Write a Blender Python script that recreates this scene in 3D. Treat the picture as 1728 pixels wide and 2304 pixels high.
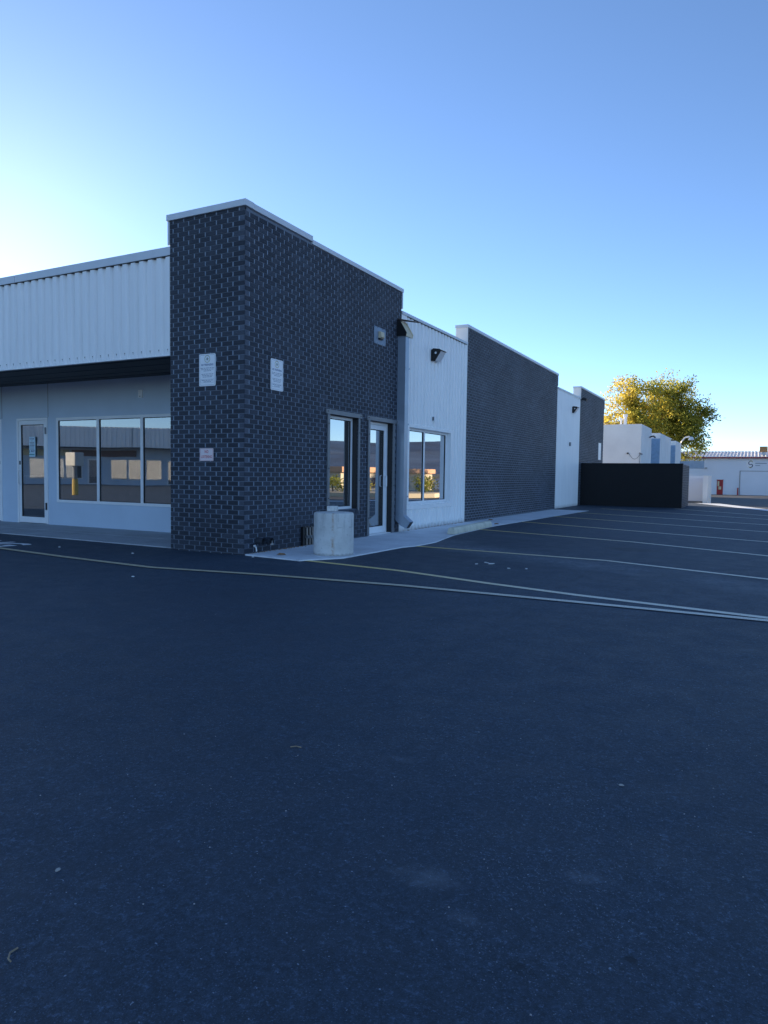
import bpy, bmesh, math, random
from mathutils import Vector, Matrix
R = math.radians
random.seed(11)
for o in list(bpy.data.objects): bpy.data.objects.remove(o, do_unlink=True)
sc = bpy.context.scene
COL = sc.collection

# ---------------------------------------------------------------- camera
CAM = Vector((6.2858, -7.7873, 1.1159))
YAW, PITCH, ROLL, FPX = R(27.6175), R(-3.0820), R(0.7662), 1577.4
fwd = Vector((-math.sin(YAW)*math.cos(PITCH), math.cos(YAW)*math.cos(PITCH), math.sin(PITCH)))
r0 = Vector((math.cos(YAW), math.sin(YAW), 0)); u0 = r0.cross(fwd)
rt = r0*math.cos(ROLL) + u0*math.sin(ROLL); up = -r0*math.sin(ROLL) + u0*math.cos(ROLL)
cam = bpy.data.cameras.new('camera'); co = bpy.data.objects.new('camera', cam); COL.objects.link(co)
m = Matrix.Identity(4)
for i in range(3):
    m[i][0] = rt[i]; m[i][1] = up[i]; m[i][2] = -fwd[i]; m[i][3] = CAM[i]
co.matrix_world = m
cam.sensor_fit = 'VERTICAL'; cam.sensor_height = 24; cam.lens = FPX/2304*24
cam.clip_start = .05; cam.clip_end = 20000
sc.camera = co
sc.render.resolution_x = 768; sc.render.resolution_y = 1024

# ---------------------------------------------------------------- sky, sun, exposure
SUN_EL = R(15); SUN_AZ = R(32)            # azimuth measured from -X towards +Y
sdir = Vector((-math.cos(SUN_AZ)*math.cos(SUN_EL), math.sin(SUN_AZ)*math.cos(SUN_EL), math.sin(SUN_EL)))
w = bpy.data.worlds.new('World'); sc.world = w; w.use_nodes = True
nt = w.node_tree; nt.nodes.clear()
sky = nt.nodes.new('ShaderNodeTexSky'); sky.sky_type = 'NISHITA'; sky.sun_disc = False
sky.sun_elevation = SUN_EL; sky.sun_rotation = math.atan2(sdir.x, sdir.y)
sky.altitude = 1400; sky.air_density = 0.75; sky.dust_density = 0.22; sky.ozone_density = 3.0
bg = nt.nodes.new('ShaderNodeBackground'); bg.inputs['Strength'].default_value = 0.10
wo = nt.nodes.new('ShaderNodeOutputWorld')
nt.links.new(sky.outputs[0], bg.inputs[0]); nt.links.new(bg.outputs[0], wo.inputs[0])
sl = bpy.data.lights.new('sun', 'SUN'); sl.energy = 4.2; sl.angle = R(0.53); sl.color = (1.0, .84, .62)
so = bpy.data.objects.new('sun', sl); COL.objects.link(so); so.location = (-40, 20, 40)
so.rotation_euler = sdir.to_track_quat('Z', 'Y').to_euler()
vs = sc.view_settings; vs.view_transform = 'Standard'; vs.look = 'None'; vs.gamma = 1; vs.use_curve_mapping = False
vs.exposure = 1.48
sc.render.engine = 'CYCLES'
try:
    sc.cycles.max_bounces = 8; sc.cycles.transparent_max_bounces = 12
except Exception: pass

# ---------------------------------------------------------------- helpers
class MB:
    def __init__(s): s.v = []; s.f = []; s.c = []
    def quad(s, a, b, c, d, tint=1.):
        i = len(s.v); s.v += [tuple(a), tuple(b), tuple(c), tuple(d)]; s.f.append((i, i+1, i+2, i+3)); s.c.append(tint); return s
    def poly(s, pts, tint=1.):
        i = len(s.v); s.v += [tuple(p) for p in pts]; s.f.append(tuple(range(i, i+len(pts)))); s.c.append(tint); return s
    def box(s, x0, x1, y0, y1, z0, z1, tint=1.):
        i = len(s.v)
        s.v += [(x0,y0,z0),(x1,y0,z0),(x1,y1,z0),(x0,y1,z0),(x0,y0,z1),(x1,y0,z1),(x1,y1,z1),(x0,y1,z1)]
        for f in ((0,3,2,1),(4,5,6,7),(0,1,5,4),(1,2,6,5),(2,3,7,6),(3,0,4,7)):
            s.f.append(tuple(i+k for k in f)); s.c.append(tint)
        return s
    def prism(s, pts, d):               # pts: planar polygon (3d), d: extrusion vector
        n = len(pts); i = len(s.v); d = Vector(d)
        s.v += [tuple(p) for p in pts] + [tuple(Vector(p)+d) for p in pts]
        s.f.append(tuple(range(i, i+n))[::-1]); s.f.append(tuple(range(i+n, i+2*n)))
        for k in range(n):
            s.f.append((i+k, i+(k+1) % n, i+n+(k+1) % n, i+n+k))
        s.c += [1.]*(n+2); return s
    def tube(s, pts, r, seg=8, cap=True):
        pts = [Vector(p) for p in pts]; rings = []
        for k, p in enumerate(pts):
            a = pts[max(k-1, 0)]; b = pts[min(k+1, len(pts)-1)]
            t = (b-a).normalized(); h = Vector((0,0,1)) if abs(t.z) < .9 else Vector((1,0,0))
            x = t.cross(h).normalized(); y = t.cross(x)
            rr = r[k] if isinstance(r, (list, tuple)) else r
            i = len(s.v); rings.append(i)
            for q in range(seg):
                an = 2*math.pi*q/seg; s.v.append(tuple(p + x*math.cos(an)*rr + y*math.sin(an)*rr))
        for a, b in zip(rings, rings[1:]):
            for q in range(seg):
                s.f.append((a+q, a+(q+1) % seg, b+(q+1) % seg, b+q)); s.c.append(1.)
        if cap:
            s.f.append(tuple(rings[0]+q for q in range(seg))); s.f.append(tuple(rings[-1]+q for q in range(seg))[::-1]); s.c += [1., 1.]
        return s
    def lathe(s, prof, c, seg=40):
        rings = []
        for r, z in prof:
            rings.append(len(s.v))
            for q in range(seg):
                an = 2*math.pi*q/seg; s.v.append((c[0]+r*math.cos(an), c[1]+r*math.sin(an), c[2]+z))
        for a, b in zip(rings, rings[1:]):
            for q in range(seg):
                s.f.append((a+q, a+(q+1) % seg, b+(q+1) % seg, b+q)); s.c.append(1.)
        s.f.append(tuple(rings[-1]+q for q in range(seg))); s.c.append(1.)
        return s
    def mesh(s, name, mat, tint=False):
        me = bpy.data.meshes.new(name); me.from_pydata(s.v, [], s.f); me.materials.append(mat)
        if tint:
            at = me.attributes.new('tint', 'FLOAT', 'FACE')
            at.data.foreach_set('value', s.c)
        me.update(); return me
    def build(s, name, mat, parent=None, smooth=False, tint=False, bevel=0, kind=None):
        me = s.mesh(name, mat, tint); o = bpy.data.objects.new(name, me); COL.objects.link(o)
        if parent: o.parent = parent
        if bevel:
            bm = bmesh.new(); bm.from_mesh(me)
            bmesh.ops.remove_doubles(bm, verts=bm.verts, dist=1e-5)
            bmesh.ops.recalc_face_normals(bm, faces=bm.faces)
            bmesh.ops.bevel(bm, geom=bm.edges, offset=bevel, segments=2, affect='EDGES', profile=.6)
            bm.to_mesh(me); bm.free()
        if smooth:
            for p in me.polygons: p.use_smooth = True
            try: me.set_sharp_from_angle(angle=R(40))
            except Exception: pass
        if kind: o['kind'] = kind
        return o
def root(name, label, cat, group=None):
    o = bpy.data.objects.new(name, None); COL.objects.link(o); o.empty_display_size = .1
    return tag(o, label, cat, group)
def tag(o, label, cat, group=None):
    o['label'] = label; o['category'] = cat
    if group: o['group'] = group
    return o
def struct(o): o['kind'] = 'structure'; return o

# ---------------------------------------------------------------- materials
def newmat(name):
    ma = bpy.data.materials.new(name); ma.use_nodes = True; n = ma.node_tree
    return ma, n, n.nodes['Principled BSDF']
def N(n, t, **kw):
    x = n.nodes.new(t)
    for k, v in kw.items(): setattr(x, k, v)
    return x
def noise(n, scale, detail=4, rough=.55, vec=None, stretch=None):
    x = N(n, 'ShaderNodeTexNoise'); x.inputs['Scale'].default_value = scale
    x.inputs['Detail'].default_value = detail; x.inputs['Roughness'].default_value = rough
    if vec is None: vec = N(n, 'ShaderNodeNewGeometry').outputs['Position']
    if stretch:
        mp = N(n, 'ShaderNodeMapping'); mp.inputs['Scale'].default_value = stretch
        n.links.new(vec, mp.inputs['Vector']); vec = mp.outputs[0]
    n.links.new(vec, x.inputs['Vector']); return x.outputs['Fac']
def ramp(n, fac, lo, hi, a=0., b=1.):
    x = N(n, 'ShaderNodeMapRange'); x.inputs['From Min'].default_value = lo; x.inputs['From Max'].default_value = hi
    x.inputs['To Min'].default_value = a; x.inputs['To Max'].default_value = b
    n.links.new(fac, x.inputs['Value']); return x.outputs[0]
def mix(n, fac, a, b, mode='MIX'):
    x = N(n, 'ShaderNodeMix', data_type='RGBA', blend_type=mode)
    for sock, val in ((x.inputs['Factor'], fac), (x.inputs['A'], a), (x.inputs['B'], b)):
        if hasattr(val, 'links'): n.links.new(val, sock)
        elif isinstance(val, (int, float)): sock.default_value = val
        else: sock.default_value = (*val, 1)
    return x.outputs['Result']
def math_(n, op, a, b=0., clamp=False):
    x = N(n, 'ShaderNodeMath', operation=op, use_clamp=clamp)
    for k, val in enumerate((a, b)):
        if hasattr(val, 'links'): n.links.new(val, x.inputs[k])
        else: x.inputs[k].default_value = val
    return x.outputs[0]
def bump(n, b, h, strength, dist=.01):
    x = N(n, 'ShaderNodeBump'); x.inputs['Strength'].default_value = strength; x.inputs['Distance'].default_value = dist
    n.links.new(h, x.inputs['Height']); n.links.new(x.outputs[0], b.inputs['Normal'])
def simple(name, col, rough=.6, metal=0., var=.12, scale=6., bmp=0., spec=.5, fine=0.):
    ma, n, b = newmat(name)
    f = noise(n, scale, 5); f = ramp(n, f, .3, .7)
    c = mix(n, f, [x*(1-var) for x in col], [min(1, x*(1+var)) for x in col])
    if fine:
        g = ramp(n, noise(n, scale*22, 3), .35, .65); c = mix(n, g, c, [x*(1-fine) for x in col])
    n.links.new(c, b.inputs['Base Color']); b.inputs['Roughness'].default_value = rough
    b.inputs['Metallic'].default_value = metal; b.inputs['Specular IOR Level'].default_value = spec
    if bmp: bump(n, b, noise(n, scale*8, 4), bmp)
    return ma
def sep(n):
    g = N(n, 'ShaderNodeNewGeometry'); s = N(n, 'ShaderNodeSeparateXYZ'); n.links.new(g.outputs['Position'], s.inputs[0]); return s

def m_asphalt(name, base, pale, stains=True):
    ma, n, b = newmat(name)
    big = ramp(n, noise(n, .3, 5, .62), .33, .68)
    med = ramp(n, noise(n, 4.2, 6, .7), .35, .68)
    fine = noise(n, 300, 2, .6)
    c = mix(n, big, [x*.6 for x in base], [x*1.36 for x in base])
    c = mix(n, math_(n, 'MULTIPLY', ramp(n, noise(n, .9, 6, .7, stretch=(1, 2.2, 1)), .5, .75), .35), c, [x*1.9 for x in base])
    c = mix(n, math_(n, 'MULTIPLY', med, .4), c, [x*1.75 for x in base])
    for scl, lo, hi, k in ((300, .38, .62, .6), (130, .38, .6, .7), (55, .38, .6, .7), (22, .36, .58, .5), (9, .36, .56, .3)):
        gr = ramp(n, noise(n, scl, 3, .65), lo, hi)
        c = mix(n, math_(n, 'MULTIPLY', math_(n, 'SUBTRACT', 1., gr), k), c, [x*.35 for x in base])
    for scl, lo, hi, k in ((210, .58, .7, .5), (70, .58, .72, .4), (28, .6, .74, .22)):
        gr = ramp(n, noise(n, scl, 3, .6), lo, hi)
        c = mix(n, math_(n, 'MULTIPLY', gr, k), c, [x*2.6 for x in base])
    # pale aggregate showing through where the binder has worn, in patches
    patch = ramp(n, noise(n, 1.3, 5, .7), .48, .72)
    sp = ramp(n, noise(n, 150, 2, .4), .66, .74)
    c = mix(n, math_(n, 'MULTIPLY', math_(n, 'MULTIPLY', sp, patch), .8), c, pale)
    sp2 = ramp(n, noise(n, 85, 1, .3), .77, .79)
    c = mix(n, math_(n, 'MULTIPLY', sp2, .6), c, pale)
    rou = ramp(n, med, 0, 1, .62, .78)
    if stains:
        s = sep(n)
        def blob(x, y, rx, ry, ang=0., soft=.6, nz=.7):
            dx = math_(n, 'SUBTRACT', s.outputs[0], x); dy = math_(n, 'SUBTRACT', s.outputs[1], y)
            ca, sa = math.cos(ang), math.sin(ang)
            a = math_(n, 'DIVIDE', math_(n, 'ADD', math_(n, 'MULTIPLY', dx, ca), math_(n, 'MULTIPLY', dy, sa)), rx)
            e = math_(n, 'DIVIDE', math_(n, 'SUBTRACT', math_(n, 'MULTIPLY', dy, ca), math_(n, 'MULTIPLY', dx, sa)), ry)
            d = math_(n, 'SQRT', math_(n, 'ADD', math_(n, 'MULTIPLY', a, a), math_(n, 'MULTIPLY', e, e)))
            d = math_(n, 'ADD', d, math_(n, 'MULTIPLY', math_(n, 'SUBTRACT', noise(n, 1.3/max(.05, min(rx, ry)), 4, .6), .5), nz))
            return ramp(n, d, 1, 1-soft)
        brk = ramp(n, noise(n, 14, 6, .75), .32, .68)
        dust_haze = (.19, .225, .27)
        for (x, y, rx, ry, an, k) in ((2.3, 2.75, 1.5, .7, -.25, .95), (4.3, 1.75, 2.4, .6, -.33, .7), (6.6, .6, 2.0, .6, -.45, .5), (1.6, 3.6, .7, .5, .3, .6),
                                     (5.5, -5.97, .13, .09, .3, .55), (5.9, -5.75, .09, .05, .2, .45), (5.66, -6.1, .06, .04, 0, .35), (5.04, -5.25, .1, .05, 0, .3),
                                     (2.3, 5.3, 1.0, .35, -.3, .25), (.9, -.45, 1.2, .2, .1, .25)):
            c = mix(n, math_(n, 'MULTIPLY', math_(n, 'MULTIPLY', blob(x, y, rx, ry, an, .95, .8), brk), k), c, dust_haze)
        for (x, y, r, k) in ((6.07, -6.052, .018, .95), (5.831, -6.208, .026, .7), (5.874, -6.211, .018, .5), (4.6, 4.1, .5, .5), (5.4, 1.2, .45, .35)):
            c = mix(n, math_(n, 'MULTIPLY', blob(x, y, r, r*.85, 0, .45, .5), k), c, [x*.25 for x in base])
        # faint sealed paving joint along the wall
        c = mix(n, math_(n, 'MULTIPLY', ramp(n, math_(n, 'ABSOLUTE', math_(n, 'SUBTRACT', s.outputs[0], 4.55)), .05, .0), .35), c, [x*.45 for x in base])
    n.links.new(c, b.inputs['Base Color']); n.links.new(rou, b.inputs['Roughness'])
    b.inputs['Specular IOR Level'].default_value = .42
    h = math_(n, 'ADD', fine, math_(n, 'MULTIPLY', noise(n, 70, 3, .6), 1.2))
    bump(n, b, h, .5, .004)
    return ma

def m_brick(name, dark, light, mortar=False):
    ma, n, b = newmat(name)
    at = N(n, 'ShaderNodeAttribute', attribute_name='tint').outputs['Fac']
    f = math_(n, 'ADD', at, math_(n, 'MULTIPLY', math_(n, 'SUBTRACT', noise(n, 1.1, 5, .6), .5), .55))
    c = mix(n, ramp(n, f, 0., 1.), dark, light)
    c = mix(n, ramp(n, noise(n, 160, 3, .6), .4, .7), c, [x*.6 for x in dark])
    sc_ = ramp(n, noise(n, 22, 5, .7), .7, .78)       # chipped paint and scuffs
    c = mix(n, math_(n, 'MULTIPLY', sc_, .35), c, [x*2.2 for x in light])
    n.links.new(c, b.inputs['Base Color']); b.inputs['Roughness'].default_value = .62
    b.inputs['Specular IOR Level'].default_value = .4
    bump(n, b, math_(n, 'ADD', noise(n, 140, 3, .65), noise(n, 30, 3, .5)), .6, .006)
    return ma
def m_mortar(name, clean, dirty):
    ma, n, b = newmat(name); s = sep(n)
    z = math_(n, 'ADD', s.outputs[2], math_(n, 'MULTIPLY', math_(n, 'SUBTRACT', noise(n, 1.8, 4, .6), .5), .9))
    f = ramp(n, z, .25, .75)
    f = math_(n, 'MULTIPLY', f, ramp(n, noise(n, .7, 5, .65), .3, .6, .55, 1.))
    c = mix(n, f, dirty, clean)
    c = mix(n, ramp(n, noise(n, 40, 4), .35, .7), [x*.75 for x in clean], c)
    n.links.new(c, b.inputs['Base Color']); b.inputs['Roughness'].default_value = .8
    bump(n, b, noise(n, 120, 3), .4, .004)
    return ma
def m_concrete(name, col, stain, scale=1.):
    ma, n, b = newmat(name)
    c = mix(n, ramp(n, noise(n, 1.2*scale, 6, .65), .3, .72), [x*.8 for x in col], [x*1.1 for x in col])
    c = mix(n, math_(n, 'MULTIPLY', ramp(n, noise(n, 3*scale, 6, .7, stretch=(1, 1, .3)), .55, .75), .6), c, stain)
    c = mix(n, ramp(n, noise(n, 60*scale, 4, .7), .62, .75), c, [x*.55 for x in col])
    n.links.new(c, b.inputs['Base Color']); b.inputs['Roughness'].default_value = .82
    b.inputs['Specular IOR Level'].default_value = .3
    bump(n, b, math_(n, 'ADD', noise(n, 90, 4, .7), noise(n, 9, 4)), .45, .008)
    return ma
def m_paint_line(name, col, wear=.5):
    ma, n, b = newmat(name)
    s = sep(n); fl = ramp(n, s.outputs[0], 2., 5.)
    base = mix(n, fl, col[0], col[1])
    c = mix(n, ramp(n, noise(n, 9, 6, .75), wear, wear+.2), base, (.06, .062, .07))
    c = mix(n, ramp(n, noise(n, 180, 2), .3, .55), [x*.75 for x in col[0]], c)
    n.links.new(c, b.inputs['Base Color']); b.inputs['Roughness'].default_value = .75
    return ma
def m_glass(name, refl, tint, dust_haze=.05):
    ma, n, b = newmat(name); n.nodes.remove(b)
    out = n.nodes['Material Output']
    gl = N(n, 'ShaderNodeBsdfGlossy'); gl.inputs['Roughness'].default_value = .012; gl.inputs['Color'].default_value = (.93, .96, 1, 1)
    bp = N(n, 'ShaderNodeBump'); bp.inputs['Strength'].default_value = .05; bp.inputs['Distance'].default_value = .02
    n.links.new(noise(n, .9, 1, .3), bp.inputs['Height']); n.links.new(bp.outputs[0], gl.inputs['Normal'])
    tr = N(n, 'ShaderNodeBsdfTransparent'); tr.inputs['Color'].default_value = (*tint, 1)
    di = N(n, 'ShaderNodeBsdfDiffuse'); di.inputs['Color'].default_value = (.5, .52, .55, 1)
    lw = N(n, 'ShaderNodeFresnel'); lw.inputs['IOR'].default_value = 1.5
    f = math_(n, 'ADD', math_(n, 'MULTIPLY', lw.outputs[0], 1.2), refl, True)
    a = N(n, 'ShaderNodeMixShader'); n.links.new(f, a.inputs[0]); n.links.new(tr.outputs[0], a.inputs[1]); n.links.new(gl.outputs[0], a.inputs[2])
    d = N(n, 'ShaderNodeMixShader'); d.inputs[0].default_value = dust_haze  # diffuse share imitates the pale interior light seen through the glass
    n.links.new(a.outputs[0], d.inputs[1]); n.links.new(di.outputs[0], d.inputs[2])
    n.links.new(d.outputs[0], out.inputs['Surface'])
    return ma
def m_metal_panel(name, col):
    ma, n, b = newmat(name)
    c = mix(n, ramp(n, noise(n, 1.5, 5, .6, stretch=(3, 3, .35)), .3, .7), [x*.93 for x in col], col)
    s = sep(n)
    drip = ramp(n, noise(n, 7, 5, .7, stretch=(1, 1, .06)), .6, .8)
    c = mix(n, math_(n, 'MULTIPLY', drip, .09), c, (.35, .33, .3))
    low = ramp(n, math_(n, 'ADD', s.outputs[2], math_(n, 'MULTIPLY', noise(n, 14, 5, .7), .18)), .16, .03)
    c = mix(n, math_(n, 'MULTIPLY', low, .55), c, (.22, .19, .16))
    n.links.new(c, b.inputs['Base Color']); b.inputs['Roughness'].default_value = .42; b.inputs['Specular IOR Level'].default_value = .45
    return ma

M = {}
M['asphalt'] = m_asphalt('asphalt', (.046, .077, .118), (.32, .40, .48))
M['old_asphalt'] = m_asphalt('old_asphalt', (.085, .085, .088), (.2, .2, .2), False)
M['brick'] = m_brick('painted_brick', (.022, .029, .046), (.14, .168, .225))
M['brick_black'] = m_brick('black_painted_brick', (.006, .0065, .009), (.011, .012, .016))
M['mortar'] = m_mortar('painted_mortar', (.20, .245, .315), (.075, .09, .118))
M['joint'] = m_mortar('painted_head_joint', (.30, .36, .445), (.075, .09, .118))
M['joint_clean'] = simple('grey_mortar', (.30, .35, .42), .85)
M['mortar_black'] = simple('black_mortar', (.008, .009, .012), .8)
M['white_panel'] = m_metal_panel('white_metal_panel', (.94, .94, .93))
M['coping'] = m_metal_panel('coping_metal', (.66, .70, .74))
M['stucco'] = simple('white_stucco', (.84, .82, .79), .85, 0, .05, 1.2, .25, .3)
M['wallpaint'] = simple('storefront_wall_paint', (.56, .66, .77), .7, 0, .05, 1.0, .08, .35)
M['soffit'] = simple('dark_soffit', (.05, .055, .06), .7)
M['concrete'] = m_concrete('sidewalk_concrete', (.76, .79, .82), (.50, .51, .52))
M['concrete_dull'] = m_concrete('front_walk_concrete', (.44, .46, .48), (.28, .29, .30))
def m_bollard():
    ma, n, b = newmat('bollard_concrete'); s = sep(n)
    c = mix(n, ramp(n, noise(n, 4, 6, .65), .3, .72), (.62, .61, .58), (.80, .79, .76))
    st = ramp(n, noise(n, 9, 5, .7, stretch=(1, 1, .16)), .5, .72)
    top = ramp(n, s.outputs[2], .15, .58)
    c = mix(n, math_(n, 'MULTIPLY', math_(n, 'MULTIPLY', st, top), .75), c, (.20, .19, .18))
    c = mix(n, math_(n, 'MULTIPLY', ramp(n, noise(n, 26, 5, .75), .6, .7), .55), c, (.16, .15, .145))
    band = ramp(n, math_(n, 'ABSOLUTE', math_(n, 'SUBTRACT', math_(n, 'ADD', s.outputs[2], math_(n, 'MULTIPLY', noise(n, 5, 3), .06)), .40)), .012, 0.)
    c = mix(n, math_(n, 'MULTIPLY', band, math_(n, 'MULTIPLY', ramp(n, noise(n, 14, 4), .48, .62), .45)), c, (.25, .24, .22))
    rx = ramp(n, math_(n, 'ABSOLUTE', math_(n, 'SUBTRACT', math_(n, 'ADD', s.outputs[0], math_(n, 'MULTIPLY', noise(n, 8, 3), .08)), 1.215)), .03, 0.)
    c = mix(n, math_(n, 'MULTIPLY', rx, math_(n, 'MULTIPLY', ramp(n, noise(n, 16, 5, .7), .42, .62), .8)), c, (.42, .24, .12))
    foot = ramp(n, math_(n, 'ADD', s.outputs[2], math_(n, 'MULTIPLY', noise(n, 20, 4), .06)), .035, .0)
    c = mix(n, math_(n, 'MULTIPLY', foot, .6), c, (.14, .13, .12))
    n.links.new(c, b.inputs['Base Color']); b.inputs['Roughness'].default_value = .85
    bump(n, b, math_(n, 'ADD', noise(n, 90, 4, .7), noise(n, 12, 4)), .5, .008)
    return ma
M['concrete2'] = m_bollard()
M['stop'] = m_concrete('wheel_stop_concrete', (.76, .72, .58), (.3, .29, .24), 4.)
M['line'] = m_paint_line('parking_paint', ((.82, .62, .25), (.88, .86, .78)), .66)
M['line_yellow'] = m_paint_line('yellow_line_paint', ((.54, .45, .29), (.86, .82, .72)), .66)
M['letter'] = m_paint_line('white_letter_paint', ((.8, .8, .8), (.8, .8, .8)), .66)
M['alum'] = simple('aluminium_frame', (.86, .87, .88), .4, 0., .05, 3.)
M['steel'] = simple('grey_steel_trim', (.20, .21, .225), .45, .3, .1, 4.)
M['black'] = simple('black_paint', (.008, .008, .010), .5)
M['gasket'] = simple('black_gasket', (.012, .012, .013), .6)
M['galv'] = simple('galvanised_duct', (.36, .42, .50), .38, .45, .08, 3.)
M['plate'] = simple('cover_plate', (.22, .28, .36), .45, .2, .12, 5.)
M['beige'] = simple('beige_plastic', (.66, .56, .38), .5, 0, .06, 9.)
M['lens'] = simple('prismatic_lens', (.72, .73, .74), .3, 0, .05, 40.)
M['glass'] = m_glass('tinted_reflective_glass', .56, (.10, .11, .12), .015)
M['glass_clear'] = m_glass('storefront_glass', .30, (.30, .34, .35), .05)
M['pane_dark'] = m_glass('far_glass', .22, (.1, .1, .1), .12)
M['sign_brown'] = simple('brown_sign', (.20, .10, .08), .6)
M['return_blue'] = simple('blue_grey_return', (.26, .38, .52), .8)
M['box_grey'] = simple('drop_box_paint', (.5, .48, .44), .6)
M['sign_white'] = simple('sign_sheet', (.86, .87, .88), .35, 0, .02, 2.)
M['sign_pink'] = simple('faded_pink_sheet', (.84, .70, .70), .4, 0, .03, 8.)
M['ink_blue'] = simple('sign_ink', (.05, .11, .25), .5)
M['ink_red'] = simple('red_sign_ink', (.55, .06, .06), .5)
M['ink_grey'] = simple('grey_ink', (.20, .25, .32), .5)
M['gold'] = simple('seal_gold', (.45, .42, .22), .5)
M['seal'] = simple('seal_green', (.16, .22, .16), .5)
M['paper'] = simple('paper', (.66, .84, .92), .8, 0, .05, 10.)
M['teal'] = simple('teal_ink', (.10, .34, .36), .6)
M['rust'] = simple('rusty_iron', (.05, .035, .03), .7, .3, .4, 20.)
M['pipe'] = simple('conduit_metal', (.30, .27, .25), .4, .6, .2, 20.)
M['stub'] = simple('stub_pipe', (.07, .08, .10), .45, .3, .2, 12.)
M['interior'] = simple('interior_paint', (.35, .34, .32), .9)
M['floor_in'] = simple('interior_floor', (.22, .21, .2), .8)
M['far_wall'] = simple('far_metal_wall', (.78, .82, .88), .6, 0, .03, .4)
M['far_roof'] = simple('far_roof_metal', (.78, .74, .70), .45, .1, .08, .6)
M['red'] = simple('red_paint', (.36, .02, .025), .5, 0, .15, 3.)
M['maroon'] = simple('maroon_trim', (.30, .02, .03), .5)
M['cooler'] = simple('cooler_tan', (.36, .20, .08), .6, 0, .15, 3.)
M['navy'] = simple('navy_print', (.02, .03, .13), .5)
M['bark'] = simple('bark', (.045, .035, .028), .9, 0, .3, 6., .6)
M['pebble'] = simple('pebble_stone', (.42, .40, .38), .8, 0, .2, 60.)
M['twig'] = simple('dry_twig', (.36, .27, .17), .8, 0, .2, 60.)
M['scrap'] = simple('white_scrap', (.75, .75, .74), .7)
M['leaf_dry'] = simple('dry_leaf', (.30, .15, .05), .8, 0, .3, 40.)
M['cream'] = simple('cream_stucco', (.62, .50, .34), .8, 0, .05, .6)
M['orange_wall'] = simple('orange_fascia', (.60, .32, .17), .8, 0, .05, .6)
M['hill'] = simple('hazed_forest_hill', (.028, .065, .13), .95, 0, .35, .006)  # forest tone pushed blue, the far haze is put into the colour
M['ground'] = simple('dry_ground', (.34, .30, .24), .95, 0, .2, .05)
M['yellow_post'] = simple('yellow_post_paint', (.55, .36, .05), .5)
M['sign_cream'] = simple('sign_cream', (.62, .56, .36), .5)
def m_leaf(name):
    ma, n, b = newmat(name); n.nodes.remove(b); out = n.nodes['Material Output']
    at = N(n, 'ShaderNodeAttribute', attribute_name='tint').outputs['Fac']
    cr = N(n, 'ShaderNodeValToRGB'); n.links.new(at, cr.inputs[0]); e = cr.color_ramp.elements
    e[0].position = 0; e[0].color = (.21, .22, .05, 1); e[1].position = 1; e[1].color = (.68, .51, .11, 1)
    k = e.new(.45); k.color = (.38, .36, .065, 1); k = e.new(.72); k.color = (.56, .46, .085, 1)
    d = N(n, 'ShaderNodeBsdfDiffuse'); t = N(n, 'ShaderNodeBsdfTranslucent'); x = N(n, 'ShaderNodeMixShader'); x.inputs[0].default_value = .58
    n.links.new(cr.outputs[0], d.inputs[0]); n.links.new(cr.outputs[0], t.inputs[0])
    n.links.new(d.outputs[0], x.inputs[1]); n.links.new(t.outputs[0], x.inputs[2]); n.links.new(x.outputs[0], out.inputs['Surface'])
    return ma
M['leaf'] = m_leaf('autumn_leaf'); M['shrub'] = m_leaf('shrub_leaf')

FONT = None
def text_mesh(body, size, name, mat, mw, parent, align='CENTER', xs=1., off=.018):
    cu = bpy.data.curves.new('t', 'FONT'); cu.body = body; cu.size = size; cu.align_x = align; cu.align_y = 'CENTER'; cu.resolution_u = 2; cu.offset = size*off
    t = bpy.data.objects.new('t', cu); COL.objects.link(t)
    dg = bpy.context.evaluated_depsgraph_get(); me = bpy.data.meshes.new_from_object(t.evaluated_get(dg))
    bpy.data.objects.remove(t, do_unlink=True)
    me.materials.clear(); me.materials.append(mat)
    me.transform(mw @ Matrix.Diagonal((xs, 1, 1, 1)))
    o = bpy.data.objects.new(name, me); COL.objects.link(o)
    if parent: o.parent = parent
    return o
def frame_mat(origin, ux, uy):
    ux = Vector(ux).normalized(); uy = Vector(uy).normalized(); uz = ux.cross(uy)
    q = Matrix.Identity(4)
    for i in range(3): q[i][0] = ux[i]; q[i][1] = uy[i]; q[i][2] = uz[i]; q[i][3] = origin[i]
    return q

# ================================================================ GROUND
def gz(y):                                   # the yard falls away gently beyond the lot
    if y < 24: return -.085
    if y < 96: return -.085 - .915*(y-24)/72
    return -1.0
g = MB()
ys = [-6000, -200, -60, -20, 0, 24, 30, 40, 55, 70, 85, 96, 130, 400, 6000]; xs = [-6000, -300, -60, -20, 0, 20, 60, 300, 6000]
for i in range(len(xs)-1):
    for j in range(len(ys)-1):
        g.quad((xs[i], ys[j], gz(ys[j])), (xs[i+1], ys[j], gz(ys[j])), (xs[i+1], ys[j+1], gz(ys[j+1])), (xs[i], ys[j+1], gz(ys[j+1])))
struct(g.build('ground', M['ground']))
g = MB()
for a, b in zip([-60, 0, 24, 30, 40, 55, 70, 85], [0, 24, 30, 40, 55, 70, 85, 96]):
    g.quad((-65, a, gz(a)+.012), (70, a, gz(a)+.012), (70, b, gz(b)+.012), (-65, b, gz(b)+.012))
struct(g.build('yard_pavement', M['old_asphalt']))
AZ = -.05
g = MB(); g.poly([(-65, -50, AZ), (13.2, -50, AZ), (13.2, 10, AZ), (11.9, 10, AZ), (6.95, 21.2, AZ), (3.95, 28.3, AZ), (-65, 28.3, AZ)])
lot = struct(g.build('parking_lot', M['asphalt']))
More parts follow.
